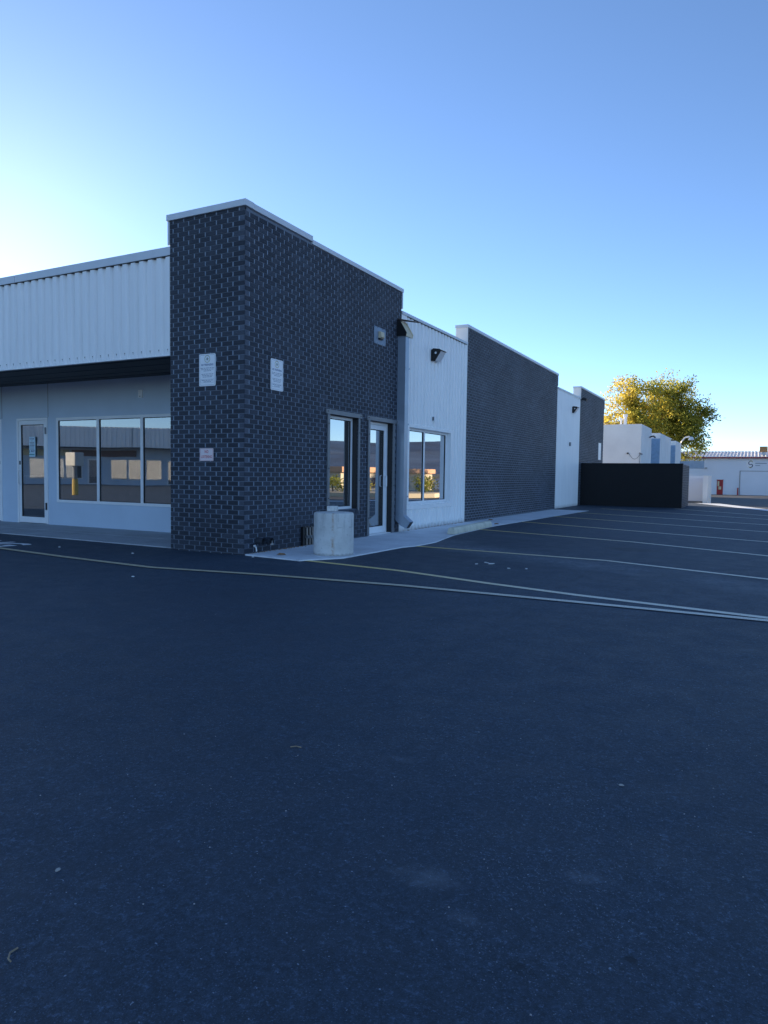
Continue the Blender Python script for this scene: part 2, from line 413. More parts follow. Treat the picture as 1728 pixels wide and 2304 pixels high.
def strip(pts, wdt, name, mat, z=AZ+.004, parent=lot):
    b = MB(); P = [Vector((p[0], p[1])) for p in pts]; L = []; Rr = []
    for k, p in enumerate(P):
        a = P[max(k-1, 0)]; c = P[min(k+1, len(P)-1)]; t = (c-a).normalized(); nn = Vector((-t.y, t.x))*wdt/2
        L.append(p+nn); Rr.append(p-nn)
    for k in range(len(P)-1):
        b.quad((Rr[k].x, Rr[k].y, z), (Rr[k+1].x, Rr[k+1].y, z), (L[k+1].x, L[k+1].y, z), (L[k].x, L[k].y, z))
    return b.build(name, mat, parent)
def ext(a, b, k): return (a[0]+(b[0]-a[0])*k, a[1]+(b[1]-a[1])*k)
LW = .10
strip([(1.05, -.02), (2.557, -.221), (3.807, -.584), (4.807, -.826), (6.45, -1.108), (9.5, -1.55)], LW, 'painted_line', M['line'], AZ+.004)
strip([(-8.2, -.9), (-3.469, -1.308), (-1.749, -1.506), (-.102, -1.628), (1.44, -1.382), (3.06, -1.237), (4.895, -1.233), (6.447, -1.255), (9.5, -1.3)], LW, 'painted_line', M['line_yellow'], AZ+.008)
for pts in ([(1.40, 2.555), (4.522, 2.30), (6.497, 1.504), (8.0, .85)], [(1.14, 6.56), (4.423, 5.501), (6.547, 4.339), (8.0, 3.5)],
            [(1.05, 9.70), (6.596, 7.051), (8.1, 6.3)], [(1.17, 12.67), (6.647, 9.868), (8.1, 9.1)], [(1.288, 15.39), (6.696, 12.62), (8.1, 11.9)],
            [(1.43, 18.84), (6.747, 15.447), (8.1, 14.6)], [(3.75, 20.9), (6.788, 17.707), (8.2, 16.2)]):
    strip(pts, LW, 'painted_line', M['line'])
# concrete gutter where the new asphalt meets the old yard
g = MB(); g.poly([(3.75, 28.9, -.075), (3.95, 28.05, -.035), (6.95, 20.95, -.035), (11.9, 9.8, -.035), (12.4, 9.95, -.035), (7.45, 21.4, -.035), (5.0, 28.9, -.06)])
struct(g.build('gutter', M['concrete']))
# painted letters on the asphalt
for ch, x in (('N', -4.42), ('G', -3.86), ('I', -4.82)):
    text_mesh(ch, .74, 'painted_letter', M['letter'], frame_mat((x, -.97-.12*(x+3.8), AZ+.004), (1, -.10, 0), (.25, 1, 0)), lot, off=.035)

# sidewalks: slabs with open joints
sw = struct(bpy.data.objects.new('sidewalk', None)); COL.objects.link(sw)
xs_ = [-15.5, -13.6, -11.75, -9.9, -8.05, -6.2, -4.4, -3.0, -1.40]
for a, b in zip(xs_, xs_[1:]):
    q = MB(); y1 = .10 - .028*(a+1.4); y2 = .10 - .028*(b+1.4)
    q.prism([(a+.006, y1, -.12), (b-.006, y2, -.12), (b-.006, 1.02, -.12), (a+.006, 1.02, -.12)], (0, 0, .086))
    q.build('slab', M['concrete_dull'], sw, bevel=.006)
    q = MB(); q.prism([(a+.006, 1.032, -.12), (b-.006, 1.032, -.12), (b-.006, 2.0, -.12), (a+.006, 2.0, -.12)], (0, 0, .088))
    q.build('slab', M['concrete_dull'], sw, bevel=.006)
edge = [(.02, .02), (1.02, -.12), (1.36, .45), (1.40, 2.2), (1.50, 2.55), (1.50, 3.3), (1.22, 4.85), (1.06, 7.8), (1.115, 9.6), (1.2, 12.5), (1.31, 15.2), (1.42, 19.2), (1.5, 21.5)]
def ex(y):
    for p, q in zip(edge[1:], edge[2:]):
        if p[1] <= y <= q[1]: return p[0]+(q[0]-p[0])*(y-p[1])/(q[1]-p[1])
    return 1.0
cuts = [.75, 2.35, 4.7, 6.6, 8.5, 10.6, 12.7, 14.8, 17, 19.2, 21.45]
q = MB(); q.prism([(.015, .0, -.12), (1.02, -.12, -.12), (1.36, .45, -.12), (ex(.744), .744, -.12), (.015, .744, -.12)], (0, 0, .088)); q.build('slab', M['concrete'], sw, bevel=.005)
for a, b in zip(cuts, cuts[1:]):
    pts = [(.015, a+.006)] + [(ex(a+.006), a+.006)] + [p for p in edge if a+.02 < p[1] < b-.02] + [(ex(b-.006), b-.006), (.015, b-.006)]
    q = MB(); zt = .088 - .002*a*.6
    q.prism([(p[0], p[1], -.12) for p in pts], (0, 0, zt)); q.build('slab', M['concrete'], sw, bevel=.005)

# ================================================================ MAIN BUILDING
B = root('commercial_building', 'long low commercial building with dark brick tower walls and white ribbed metal panels', 'building')
MZ, BL = .0677, .2032
Z0 = .045 - 3*MZ
HJ, BJ = .025, .0095                           # head and bed joints
def wall_boxes(mb, axis, lo, hi, t0, t1, z0, z1, holes):
    us = sorted({lo, hi, *[h[0] for h in holes], *[h[1] for h in holes]})
    for a, b in zip(us, us[1:]):
        cols = [(h[2], h[3]) for h in holes if h[0] <= a and h[1] >= b]
        zz = z0
        for c in sorted(cols):
            if c[0] > zz: put(mb, axis, a, b, t0, t1, zz, c[0])
            zz = max(zz, c[1])
        if zz < z1: put(mb, axis, a, b, t0, t1, zz, z1)
def put(mb, axis, a, b, t0, t1, z0, z1, tint=1.):
    if axis == 'y': mb.box(t0, t1, a, b, z0, z1, tint)
    else: mb.box(a, b, t0, t1, z0, z1, tint)
def brick_list(lo, hi, ztop, holes, start_header, parity):
    out = []; k = 0; z = Z0; global JOINTS; JOINTS = []
    while z < ztop-.01:
        zt = min(z+MZ-BJ, ztop)
        u = lo; first = True
        hdr = (k % 2 == parity)
        while u < hi-.02:
            ln = (.5*BL-.006 if start_header else BL*.5) if (first and hdr) else BL
            v = min(u+ln, hi); segs = [(u+HJ/2 if not first else u, v-HJ/2 if v < hi else v)]
            for h in holes:
                if zt > h[2]+.005 and z < h[3]-.005:
                    ns = []
                    for s0, s1 in segs:
                        if h[1] <= s0 or h[0] >= s1: ns.append((s0, s1)); continue
                        if h[0] > s0: ns.append((s0, h[0]))
                        if h[1] < s1: ns.append((h[1], s1))
                    segs = ns
            for s0, s1 in segs:
                if s1-s0 > .02: out.append((s0, s1, z, zt, first and hdr and start_header))
            if v < hi-.02 and not any(h[0]-.02 < v < h[1]+.02 and zt > h[2] and z < h[3] for h in holes): JOINTS.append((v-HJ/2+.001, v+HJ/2-.001, z+.001, zt-.001))
            u = v; first = False
        z += MZ; k += 1
    return out
PR = .007
def brick_tint(hdr):
    if hdr: return random.uniform(.55, 1.0)
    r = random.random()
    return random.uniform(.0, .14) if r < .75 else random.uniform(.12, .34)
unit = {}
def unit_brick(v):
    key = v
    if key not in unit:
        b_ = MB(); t = v/5.
        b_.box(-.5, .5, -.5, .5, -.5, .5, t); unit[key] = b_.mesh('brick', M['brick'], True)
    return unit[key]

TW = 1.375
H1 = (2.20, 3.16, .49, 2.11); HD = (3.594, 4.53, -.2, 2.11)
TOP1, TOP1B = 4.76, 4.72
bw = MB()                                                       # tower: front return, side wall, hidden left side
bw.box(-TW, 0-.0, 0, .12, -.2, TOP1)
wall_boxes(bw, 'y', .12, 4.85, -.24, 0, -.2, TOP1B, [H1, HD])
bw.box(-.24, -.0005, .122, 1.63, TOP1B+.001, TOP1-.006)
bw.box(-TW, -TW+.12, .12, 1.98, -.2, TOP1)
tower = bw.build('brick_wall', M['mortar'], B)
bw = MB(); bw.box(-.24, 0, 8.52, 17.5, -.2, TOP1B); wall2 = bw.build('brick_wall', M['joint_clean'], B)
bw = MB(); bw.box(-.24, 0, 21.36, 26.45, -.2, TOP1B); wall3 = bw.build('brick_wall', M['joint_clean'], B)

allb = []                                                       # (parent, x0,x1,y0,y1,z0,z1,hdr)
JP = PR-.003
jt_, jt2, jt3 = MB(), MB(), MB()
for (a, b, z, zt, hd) in brick_list(0, TW, TOP1-.002, [], True, 0):
    allb.append((tower, -b, -a, -PR, .03, z, zt, hd))
for (a, b, z, zt) in JOINTS: jt_.box(-b, -a, -JP, .02, z, zt)
for (a, b, z, zt, hd) in brick_list(.001, 4.85, TOP1B-.002, [(H1[0]-.0, H1[1], H1[2], H1[3]), HD], True, 1):
    allb.append((tower, -.03, PR, a, b, z, zt, hd))
for (a, b, z, zt) in JOINTS: jt_.box(-.02, JP, a, b, z, zt)
for (a, b, z, zt, hd) in brick_list(8.52, 17.5, TOP1B-.002, [], False, 1):
    allb.append((wall2, -.03, PR, a, b, z, zt, False))
for (a, b, z, zt) in JOINTS: jt2.box(-.02, JP, a, b, z, zt)
for (a, b, z, zt, hd) in brick_list(21.36, 26.45, TOP1B-.002, [], False, 1):
    allb.append((wall3, -.03, PR, a, b, z, zt, False))
for (a, b, z, zt) in JOINTS: jt3.box(-.02, JP, a, b, z, zt)
for jm, jp in ((jt_, tower), (jt2, wall2), (jt3, wall3)): jm.build('head_joints', M['joint'] if jp is tower else M['joint_clean'], jp, kind='stuff')
def score(t):
    c = Vector(((t[1]+t[2])/2, (t[3]+t[4])/2, (t[5]+t[6])/2)); d = c-CAM; L = d.length
    if t[5] < -.02: return 0
    if t[2]-t[1] > t[4]-t[3] or (t[4] < .05): return (t[2]-t[1])*abs(d.y)/L/L/L     # front face
    return (t[4]-t[3])*abs(d.x)/L/L/L
order = sorted(range(len(allb)), key=lambda i: -score(allb[i])); single = set(order[:300])
rest = {}
for i, (par, x0, x1, y0, y1, z0, z1, hd) in enumerate(allb):
    jt = random.uniform(-.0015, .0015)
    tv = brick_tint(hd)
    if par is not tower: tv = max(0, tv*1.1+.16*math.sin(y0*1.9+z0*.7)*math.sin(z0*2.3-y0*.6)+(.12 if random.random() < .12 else 0))
    if i in single:
        o = bpy.data.objects.new('brick', unit_brick(int(round(tv*5)))); COL.objects.link(o); o.parent = par
        o.location = ((x0+x1)/2, (y0+y1)/2, (z0+z1)/2); o.scale = (x1-x0, y1-y0, z1-z0)
        if y0 == -PR: o.location.y += jt
        else: o.location.x += jt
    else:
        r_ = rest.setdefault(par.name, (par, MB()))[1]
        if y0 == -PR: r_.box(x0, x1, y0+jt, y1, z0, z1, tv)
        else: r_.box(x0, x1+jt, y0, y1, z0, z1, tv)
for par, mb in rest.values():
    mb.build('bricks', M['brick'], par, tint=True, kind='stuff')

# white stucco parapet returns and the parapet behind the brick
for (y0, y1) in ((8.50, 8.52), (21.34, 21.36)):
    q = MB(); q.box(-.30, .012, y0-.012, y1, 4.29, TOP1B+.02); q.box(-.30, -.245, y1, y1+.6, 4.29, TOP1B+.02); q.build('parapet_return', M['stucco'], B)
q = MB(); q.box(-TW-.035, -TW-.003, -.02, .5, 4.42, TOP1+.01); q.build('parapet_return', M['coping'], B)
q = MB(); q.box(-.26, .022, 4.853, 4.885, 4.40, TOP1B); q.build('parapet_return', M['coping'], B)
q = MB(); q.box(-.26, .022, 17.503, 17.535, 4.36, TOP1B); q.build('parapet_return', M['coping'], B)
q = MB(); q.box(-.26, .022, 26.453, 26.485, 4.30, TOP1B); q.build('parapet_return', M['coping'], B)
# coping caps
q = MB(); q.box(-TW-.045, .038, -.038, .16, TOP1, TOP1+.088); q.build('coping', M['coping'], B, bevel=.005)
q = MB(); q.box(-.28, .038, .162, 1.63, TOP1-.004, TOP1+.080); q.build('coping', M['coping'], B, bevel=.005)
q = MB(); q.box(-.28, .033, 1.632, 4.895, TOP1B-.002, TOP1B+.070); q.build('coping', M['coping'], B, bevel=.005)
for (a, b) in ((8.46, 17.55), (21.30, 26.5)):
    q = MB(); q.box(-.31, .033, a, (a+b)/2-.002, TOP1B+.001, TOP1B+.075); q.build('coping', M['coping'], B, bevel=.005)
    q = MB(); q.box(-.31, .033, (a+b)/2+.002, b, TOP1B+.001, TOP1B+.075); q.build('coping', M['coping'], B, bevel=.005)

# ribbed metal panels
PITCH_ = .178
def ribs(lo, hi, depth=.042):
    """profile points (u, d) of a trapezoid rib sheet"""
    out = []; u = lo
    while u < hi-1e-6:
        for du, d in ((0, 0), (.058, 0), (.078, depth), (.158, depth), (.178, 0)):
            if u+du <= hi+1e-6: out.append((u+du, d))
        u += PITCH_
    if out[-1][0] < hi-1e-4: out.append((hi, out[-1][1]))
    o2 = []
    for p in out:
        if not o2 or p[0]-o2[-1][0] > 1e-5: o2.append(p)
    return o2
def rib_sheet(axis, face, sgn, lo, hi, z0, z1, mat, holes=(), sheet=6*PITCH_, depth=.042, screws=None):
    u = lo
    while u < hi-.01:
        v = min(u+sheet, hi); prof = ribs(u, v, depth); mb = MB()
        for (a, da), (b, db) in zip(prof, prof[1:]):
            zs = [(z0, z1)]
            for h in holes:
                mid = (a+b)/2
                if h[0] < mid < h[1]: zs = [(z0, h[2]), (h[3], z1)]
            for (p, q) in zs:
                if q-p < .02: continue
                if axis == 'x': mb.quad((a, face+sgn*da, p), (b, face+sgn*db, p), (b, face+sgn*db, q), (a, face+sgn*da, q))
                else: mb.quad((face+sgn*da, a, p), (face+sgn*db, b, p), (face+sgn*db, b, q), (face+sgn*da, a, q))
        inside = [h for h in holes if h[0] < u and h[1] > v]
        if inside:
            zc = inside[0][3]-.01
            for part in (0, 1):
                m2 = MB()
                for f in mb.f:
                    P4 = [mb.v[i] for i in f]
                    if (min(p[2] for p in P4) >= zc) == bool(part): m2.quad(*P4)
                m2.build('metal_panel', mat, B)
        else: mb.build('metal_panel', mat, B)
        u = v
FB, FT = 2.83, 4.28
X_END = -TW
rib_sheet('x', .045, -1, X_END-14.24, X_END, FB, FT, M['white_panel'])
q = MB(); q.box(X_END-14.24, X_END, .052, .10, FB+.01, FT+.02); q.build('fascia_backing', M['gasket'], B)
x = X_END
for k in range(4):                             # fascia coping lengths
    q = MB(); q.box(x-3.55, x-.003, -.005, .22, FT, FT+.125); q.build('coping', M['coping'], B, bevel=.005); x -= 3.56
q = MB(); q.box(X_END-14.24, X_END, -.003, .0495, FT-.014, FT-.001); q.build('gap_shade_strip', M['gasket'], B)  # black strip paints the shade in the rib gaps under the coping
sc_ = MB(); x = X_END-.06
while x > X_END-8:
    sc_.box(x-.0035, x+.0035, -.004, .004, FB+.08, FB+.093); sc_.box(x-.0012, x+.0012, .0005, .0025, FB+.055, FB+.08); x -= PITCH_
sc_.build('rusty_screws', M['rust'], B, kind='stuff')
q = MB(); q.box(X_END-14.24, X_END, .0005, .06, FB-.006, FB+.006); q.build('drip_flashing', M['white_panel'], B)
# soffit boards
y = .10
while y < 1.95:
    q = MB(); q.box(X_END-14.24, X_END, y, y+.135, 2.90+.012*random.random(), 2.96); q.build('soffit_board', M['soffit'], B); y += .15
# side panels
W2 = (5.27, 7.53, .50, 2.10)
rib_sheet('y', -.03, 1, 5.07, 8.50, -.1, 4.30, M['white_panel'], [W2])
rib_sheet('y', -.03, 1, 17.55, 21.32, -.15, 4.27, M['white_panel'])
q = MB(); wall_boxes(q, 'y', 4.85, 8.52, -.16, -.045, -.2, 4.28, [W2]); q.build('wall', M['white_panel'], B)
q = MB(); q.box(-.16, -.045, 17.5, 21.36, -.2, 4.26); q.build('wall', M['white_panel'], B)
q = MB(); q.box(-.029, .022, 5.11, 8.42, 4.288, 4.299); q.build('gap_shade_strip', M['gasket'], B)  # black strip stands in for shade between ribs below the side coping
q = MB(); q.box(-.24, .03, 4.855, 8.495, 4.30, 4.36); q.build('coping', M['coping'], B, bevel=.004)
q = MB(); q.box(-.24, .03, 17.54, 21.335, 4.27, 4.33); q.build('coping', M['coping'], B, bevel=.004)
q = MB(); q.box(-.03, .012, 8.43, 8.505, -.1, 4.298); q.build('corner_trim', M['white_panel'], B)
q = MB(); q.box(-.03, .004, 17.54, 17.60, -.12, 4.268); q.build('corner_trim', M['white_panel'], B)
q = MB(); q.box(-.03, .006, 21.335, 21.358, -.12, 4.6); q.build('corner_trim', M['gasket'], B)
q = MB(); q.box(-.03, .012, 4.86, 5.10, -.05, 4.298); q.build('corner_trim', M['white_panel'], B)

# openings in the brick: lintels and jamb trims with bolts
def trim(name, y0, y1, z0, z1, bolts):
    q = MB(); q.box(PR+.001, .030, y0, y1, z0, z1); o = q.build(name, M['steel'], B, bevel=.003)
    for by, bz in bolts:
        k = MB(); k.tube([(.030, by, bz), (.036, by, bz)], .011, 6); k.build('bolt', M['black'], o)
trim('lintel', 2.075, 3.28, 2.11, 2.185, [(2.13, 2.15), (3.23, 2.15)])
trim('lintel', 3.475, 4.75, 2.11, 2.185, [(3.53, 2.15), (4.68, 2.15)])
for (a, b, z0, bz) in ((2.125, 2.198, .42, (1.95, 1.2, .7)), (3.162, 3.215, .46, (1.85, 1.0)), (3.52, 3.592, -.03, (1.85, 1.1, .3)), (4.532, 4.61, -.03, (1.85, .9))):
    trim('jamb_trim', a, b, z0, 2.108, [((a+b)/2, t) for t in bz])
q = MB(); q.box(-.11, .028, 2.20, 3.16, .40, .487)
so_ = q.build('brick_sill', M['brick'], B, tint=True)
for k in range(9):
    q = MB(); q.box(.0285, .034, 2.207+k*.106, 2.30+k*.106, .405, .482, random.uniform(0, .5)); q.build('brick', M['brick'], so_, tint=True)
rv = MB()                                       # painted reveals
for (a, b, z0, z1) in ((2.20, 3.16, .49, 2.11), (3.594, 4.53, -.03, 2.11)):
    rv.box(-.24, -.004, a-.0, a+.006, z0, z1); rv.box(-.24, -.004, b-.006, b, z0, z1); rv.box(-.24, -.004, a+.006, b-.006, z1-.006, z1)
rv.build('reveal', M['black'], B)

def bars(mb, axis, pos, th, rects):
    for (a, b, z0, z1) in rects:
        if axis == 'y': mb.box(pos-th, pos, a, b, z0, z1)
        else: mb.box(a, b, pos, pos+th, z0, z1)
def window(axis, pos, a, b, z0, z1, mull, fw, glass, parent=B, mw=.06, inset=.025):
    f = MB()
    bars(f, axis, pos, .06, [(a, b, z1-fw, z1), (a, b, z0, z0+fw), (a, a+fw, z0+fw, z1-fw), (b-fw, b, z0+fw, z1-fw)] + [(c-mw/2, c+mw/2, z0+fw, z1-fw) for c in mull])
    o = f.build('window', M['alum'], parent)
    edges = [a+fw] + [e for c in mull for e in (c-mw/2, c+mw/2)] + [b-fw]
    for k in range(0, len(edges), 2):
        g_ = MB(); l, r = edges[k], edges[k+1]
        if axis == 'y': g_.quad((pos-inset, l, z0+fw), (pos-inset, r, z0+fw), (pos-inset, r, z1-fw), (pos-inset, l, z1-fw))
        else: g_.quad((l, pos+inset, z0+fw), (r, pos+inset, z0+fw), (r, pos+inset, z1-fw), (l, pos+inset, z1-fw))
        g_.build('pane', glass, o)
        k_ = MB()
        gk = .012
        rr = [(l, r, z1-fw-gk, z1-fw), (l, r, z0+fw, z0+fw+gk), (l, l+gk, z0+fw+gk, z1-fw-gk), (r-gk, r, z0+fw+gk, z1-fw-gk)]
        bars(k_, axis, pos-.012 if axis == 'y' else pos+.012, .012, rr); k_.build('gasket', M['gasket'], o)
    return o
window('y', -.10, 2.207, 3.153, .492, 2.103, [], .045, M['glass'])
window('y', -.09, 5.279, 7.521, .501, 2.093, [6.26], .05, M['glass'])
# white reveal trim round the panel window
q = MB(); q.box(-.15, .019, 7.522, 7.62, .47, 2.16); q.box(-.15, .019, 5.18, 5.278, .47, 2.16); q.box(-.15, .019, 5.278, 7.522, 2.094, 2.16)
q.build('window_trim', M['white_panel'], B)
q = MB(); q.prism([(-.15, 5.18, .39), (.026, 5.18, .39), (.026, 5.18, .468), (-.15, 5.18, .50)], (0, 2.44, 0)); q.build('window_sill', M['white_panel'], B)

def door(axis, pos, a, b, z0, z1, hinge, glass, pull_z=(.86, 1.10)):
    f = MB(); fw = .045
    bars(f, axis, pos, .09, [(a, b, z1-fw, z1), (a, a+fw, z0, z1-fw), (b-fw, b, z0, z1-fw)])
    d = f.build('door_frame', M['alum'], B)
    l = MB(); st = .075; A, Bb, T = a+fw+.004, b-fw-.004, z1-fw-.006
    p2 = pos-.012 if axis == 'y' else pos+.012
    bars(l, axis, p2, .045, [(A, Bb, T-.085, T), (A, Bb, z0+.01, z0+.135), (A, A+st, z0+.135, T-.085), (Bb-st, Bb, z0+.135, T-.085)])
    o = l.build('door', M['alum'], B)
    g_ = MB(); i = p2-.022 if axis == 'y' else p2+.022
    l_, r_, zb, zt = A+st, Bb-st, z0+.135, T-.085
    if axis == 'y': g_.quad((i, l_, zb), (i, r_, zb), (i, r_, zt), (i, l_, zt))
    else: g_.quad((l_, i, zb), (r_, i, zb), (r_, i, zt), (l_, i, zt))
    g_.build('pane', glass, o)
    k_ = MB(); gk = .014
    bars(k_, axis, p2-.008 if axis == 'y' else p2+.008, .02, [(l_, r_, zt-gk, zt), (l_, r_, zb, zb+gk), (l_, l_+gk, zb+gk, zt-gk), (r_-gk, r_, zb+gk, zt-gk)])
    k_.build('gasket', M['gasket'], o)
    hx = (Bb-st/2) if hinge == 'a' else (A+st/2)
    h = MB()
    if axis == 'y':
        h.tube([(p2, hx, pull_z[0]), (p2+.05, hx, pull_z[0]+.02), (p2+.05, hx, pull_z[1]-.02), (p2, hx, pull_z[1])], .011, 8)
        h.build('handle', M['alum'], o, smooth=True)
    else:
        h.tube([(hx, p2, pull_z[0]), (hx, p2-.05, pull_z[0]+.02), (hx, p2-.05, pull_z[1]-.02), (hx, p2, pull_z[1])], .011, 8)
        h.build('handle', M['alum'], o, smooth=True)
        c = MB(); c.box(hx-.02, hx+.02, p2-.006, p2, pull_z[1]+.12, pull_z[1]+.2); c.build('lock', M['black'], o)
        pb = MB(); pb.tube([(A+st, p2+.075, .98), (Bb-st, p2+.075, .98)], .016, 8); pb.build('push_bar', M['alum'], o)
        hg = MB(); e = Bb if hinge == 'b' else A
        hg.box(e-.012, e+.028, pos-.016, pos-.001, .27, .42); hg.build('hinge', M['black'], o)
        hg = MB(); hg.box(e-.012, e+.028, pos-.016, pos-.001, 1.86, 2.0); hg.build('hinge', M['steel'], o)
    return o
door('y', -.10, 3.60, 4.524, -.03, 2.103, 'a', M['glass'])
q = MB(); q.box(-.16, .0, 3.6, 4.524, -.08, -.025); q.build('threshold', M['alum'], B)

# ---- storefront under the canopy
SY = 2.0
q = MB()
holes = [(-9.28, -8.32, -.035, 2.21), (-7.79, -6.80, -.035, 2.21), (-6.515, -1.9, .445, 2.19), (-13.5, -9.8, .445, 2.19)]
wall_boxes(q, 'x', -15.6, -1.26, SY, SY+.12, -.15, 2.97, holes)
q.build('storefront_wall', M['wallpaint'], B)
for xx in (-6.785, -8.305, -9.79):
    q = MB(); q.box(xx-.006, xx+.006, SY-.004, SY-.0005, 2.22, 2.95); q.build('panel_joint', M['steel'], B)
window('x', SY-.02, -6.515, -1.9, .445, 2.19, [-5.28, -4.075, -2.87], .055, M['glass_clear'], mw=.07)
window('x', SY-.02, -13.5, -9.8, .445, 2.19, [-12.27, -11.03], .055, M['glass_clear'], mw=.07)
door('x', SY-.02, -7.79, -6.80, -.028, 2.205, 'b', M['glass_clear'], (.80, 1.10))
door('x', SY-.02, -9.28, -8.32, -.028, 2.205, 'a', M['glass_clear'], (.80, 1.10))
# interior shell, roof, back walls
q = MB(); q.box(-15.6, -.3, SY+.13, 8.4, -.06, -.01); q.build('floor', M['floor_in'], B)
q = MB(); q.box(-15.6, -.25, 6.4, 6.5, -.05, 2.96); q.build('interior_wall', M['interior'], B)
q = MB(); q.box(-1.255, -1.135, SY+.12, 6.39, -.05, 2.96); q.build('interior_wall', M['interior'], B)
q = MB(); q.box(-1.13, -.25, 4.95, 5.05, -.05, 2.96); q.build('interior_wall', M['interior'], B)
q = MB(); q.box(-15.6, -.25, SY+.1, 8.5, 2.99, 3.05); q.build('ceiling', M['interior'], B)
q = MB(); q.box(-15.6, -.25, .23, 26.4, 4.05, 4.20); q.box(-15.6, -1.46, .12, .225, 4.05, 4.2); q.build('roof', M['coping'], B)
q = MB(); q.box(-15.75, -15.61, .1, 26.45, -.2, 4.3); q.box(-15.6, -.25, 26.3, 26.44, -.2, 4.3); q.box(-15.6, -.25, 8.6, 8.7, -.2, 4.04); q.build('rear_wall', M['stucco'], B)

# ---- downspout and scupper head
DX, DY0, DY1 = .185, 4.70, 4.855
q = MB(); q.box(PR+.002, DX, DY0, DY1, .30, 3.88); ds = q.build('downspout', M['galv'], B, bevel=.004)
q = MB()
q.prism([(PR+.002, DY0, .30), (PR+.002, DY0, .205), (.125, DY0, .10), (.25, DY0, .045), (.335, DY0, .175), (DX, DY0, .30)], (0, DY1-DY0, 0)); q.build('elbow', M['galv'], ds)
q = MB(); q.poly([(.2535, DY0+.01, .05), (.2535, DY1-.01, .05), (.3385, DY1-.01, .172), (.3385, DY0+.01, .172)]); q.build('outlet', M['black'], ds)
for zz in (.66, 2.10, 3.2):
    q = MB(); q.box(PR+.003, DX+.003, DY0-.003, DY1+.05, zz, zz+.03); q.build('strap', M['galv'], ds)
# scupper head: black cheek, sloped beige chute, lid
sh = MB(); sh.prism([(-.01, 4.66, 4.16), (-.01, 4.66, 3.86), (.205, 4.66, 3.82), (.215, 4.66, 3.89), (.07, 4.66, 4.13)], (0, .012, 0)); sco = sh.build('scupper', M['black'], B)
q = MB(); q.prism([(.06, 4.673, 4.12), (.20, 4.673, 3.88), (.205, 4.673, 3.82), (.19, 4.673, 3.82), (.18, 4.673, 3.875), (.045, 4.673, 4.11)], (0, .30, 0)); q.build('chute', M['beige'], sco)
q = MB(); q.prism([(-.0, 4.96, 4.16), (-.0, 4.96, 3.86), (.205, 4.96, 3.82), (.215, 4.96, 3.89), (.07, 4.96, 4.13)], (0, .012, 0)); q.build('cheek', M['beige'], sco)
q = MB(); q.prism([(.0, 4.66, 4.165), (.30, 5.03, 4.13), (.30, 5.05, 4.142), (.0, 5.03, 4.185), (-.0, 4.66, 4.175)][:4], (0, 0, .012)); q.build('lid', M['rust'], sco)
q = MB(); q.box(.0, .20, 4.662, 4.968, 3.835, 3.855); q.build('base', M['black'], sco)

# ---- utility cover plate with fixture
pl = root('cover_plate', 'grey metal cover plate with beige fixture high on brick beside downspout', 'cover plate')
q = MB(); q.box(PR+.002, .016, 3.71, 4.175, 3.54, 3.855); p1 = q.build('plate', M['plate'], pl, bevel=.004)
q = MB(); q.prism([(.017, 3.875, 3.78), (.075, 3.875, 3.77), (.085, 3.875, 3.67), (.05, 3.875, 3.65), (.017, 3.875, 3.66)], (0, .13, 0)); q.build('fixture', M['beige'], pl, bevel=.006)
q = MB(); q.box(.017, .06, 3.87, 4.0, 3.628, 3.648); q.build('bracket', M['black'], pl)
for yy in (3.73, 3.84, 4.04, 4.155):
    for zz in (3.555, 3.84):
        q = MB(); q.tube([(.016, yy, zz), (.020, yy, zz)], .006, 6); q.build('screw', M['black'], pl)

# ---- wall pack lights
def wall_light(name, x, y, z, s, label, open_lens=True):
    t = root(name, label, 'wall light', 'wall pack lights along the side wall')
    q = MB(); q.prism([(x, y, z), (x+.07*s, y, z-.01*s), (x+.20*s, y, z+.19*s), (x+.19*s, y, z+.23*s), (x+.05*s, y, z+.25*s), (x, y, z+.22*s)], (0, .05*s, 0)); q.build('housing', M['black'], t)
    q = MB(); q.prism([(x, y+.051*s, z+.22*s), (x+.05*s, y+.051*s, z+.25*s), (x+.21*s, y+.051*s, z+.215*s), (x+.205*s, y+.051*s, z+.20*s), (x+.05*s, y+.051*s, z+.235*s), (x, y+.051*s, z+.2*s)], (0, .28*s, 0)); q.build('visor', M['black'], t)
    q = MB(); q.prism([(x, y+.051*s, z+.03*s), (x+.07*s, y+.051*s, z+.0*s), (x+.195*s, y+.051*s, z+.195*s), (x+.05*s, y+.051*s, z+.23*s), (x, y+.051*s, z+.19*s)], (0, .27*s, 0)); q.build('lens', M['lens'], t)
    q = MB(); q.tube([(x+.105*s, y-.004, z+.155*s), (x+.105*s, y+.002, z+.155*s)], .024*s, 10); q.build('photocell', M['scrap'], t)
    return t
wall_light('wall_light', .004, 6.33, 3.60, 1.05, 'black wall pack light with clear lens above the panel window')
wall_light('wall_light', .004, 19.85, 3.60, 1.0, 'black wall pack light on the far white panel between the two rear brick walls')
t = root('flood_light', 'small dark floodlight at the top corner of the rearmost brick wall', 'flood light')
q = MB(); q.box(.01, .05, 21.52, 21.6, 4.26, 4.32); q.build('mount', M['black'], t)
q = MB(); q.prism([(.05, 21.46, 4.25), (.20, 21.46, 4.20), (.22, 21.46, 4.30), (.06, 21.46, 4.36)], (0, .2, 0)); q.build('head', M['black'], t)
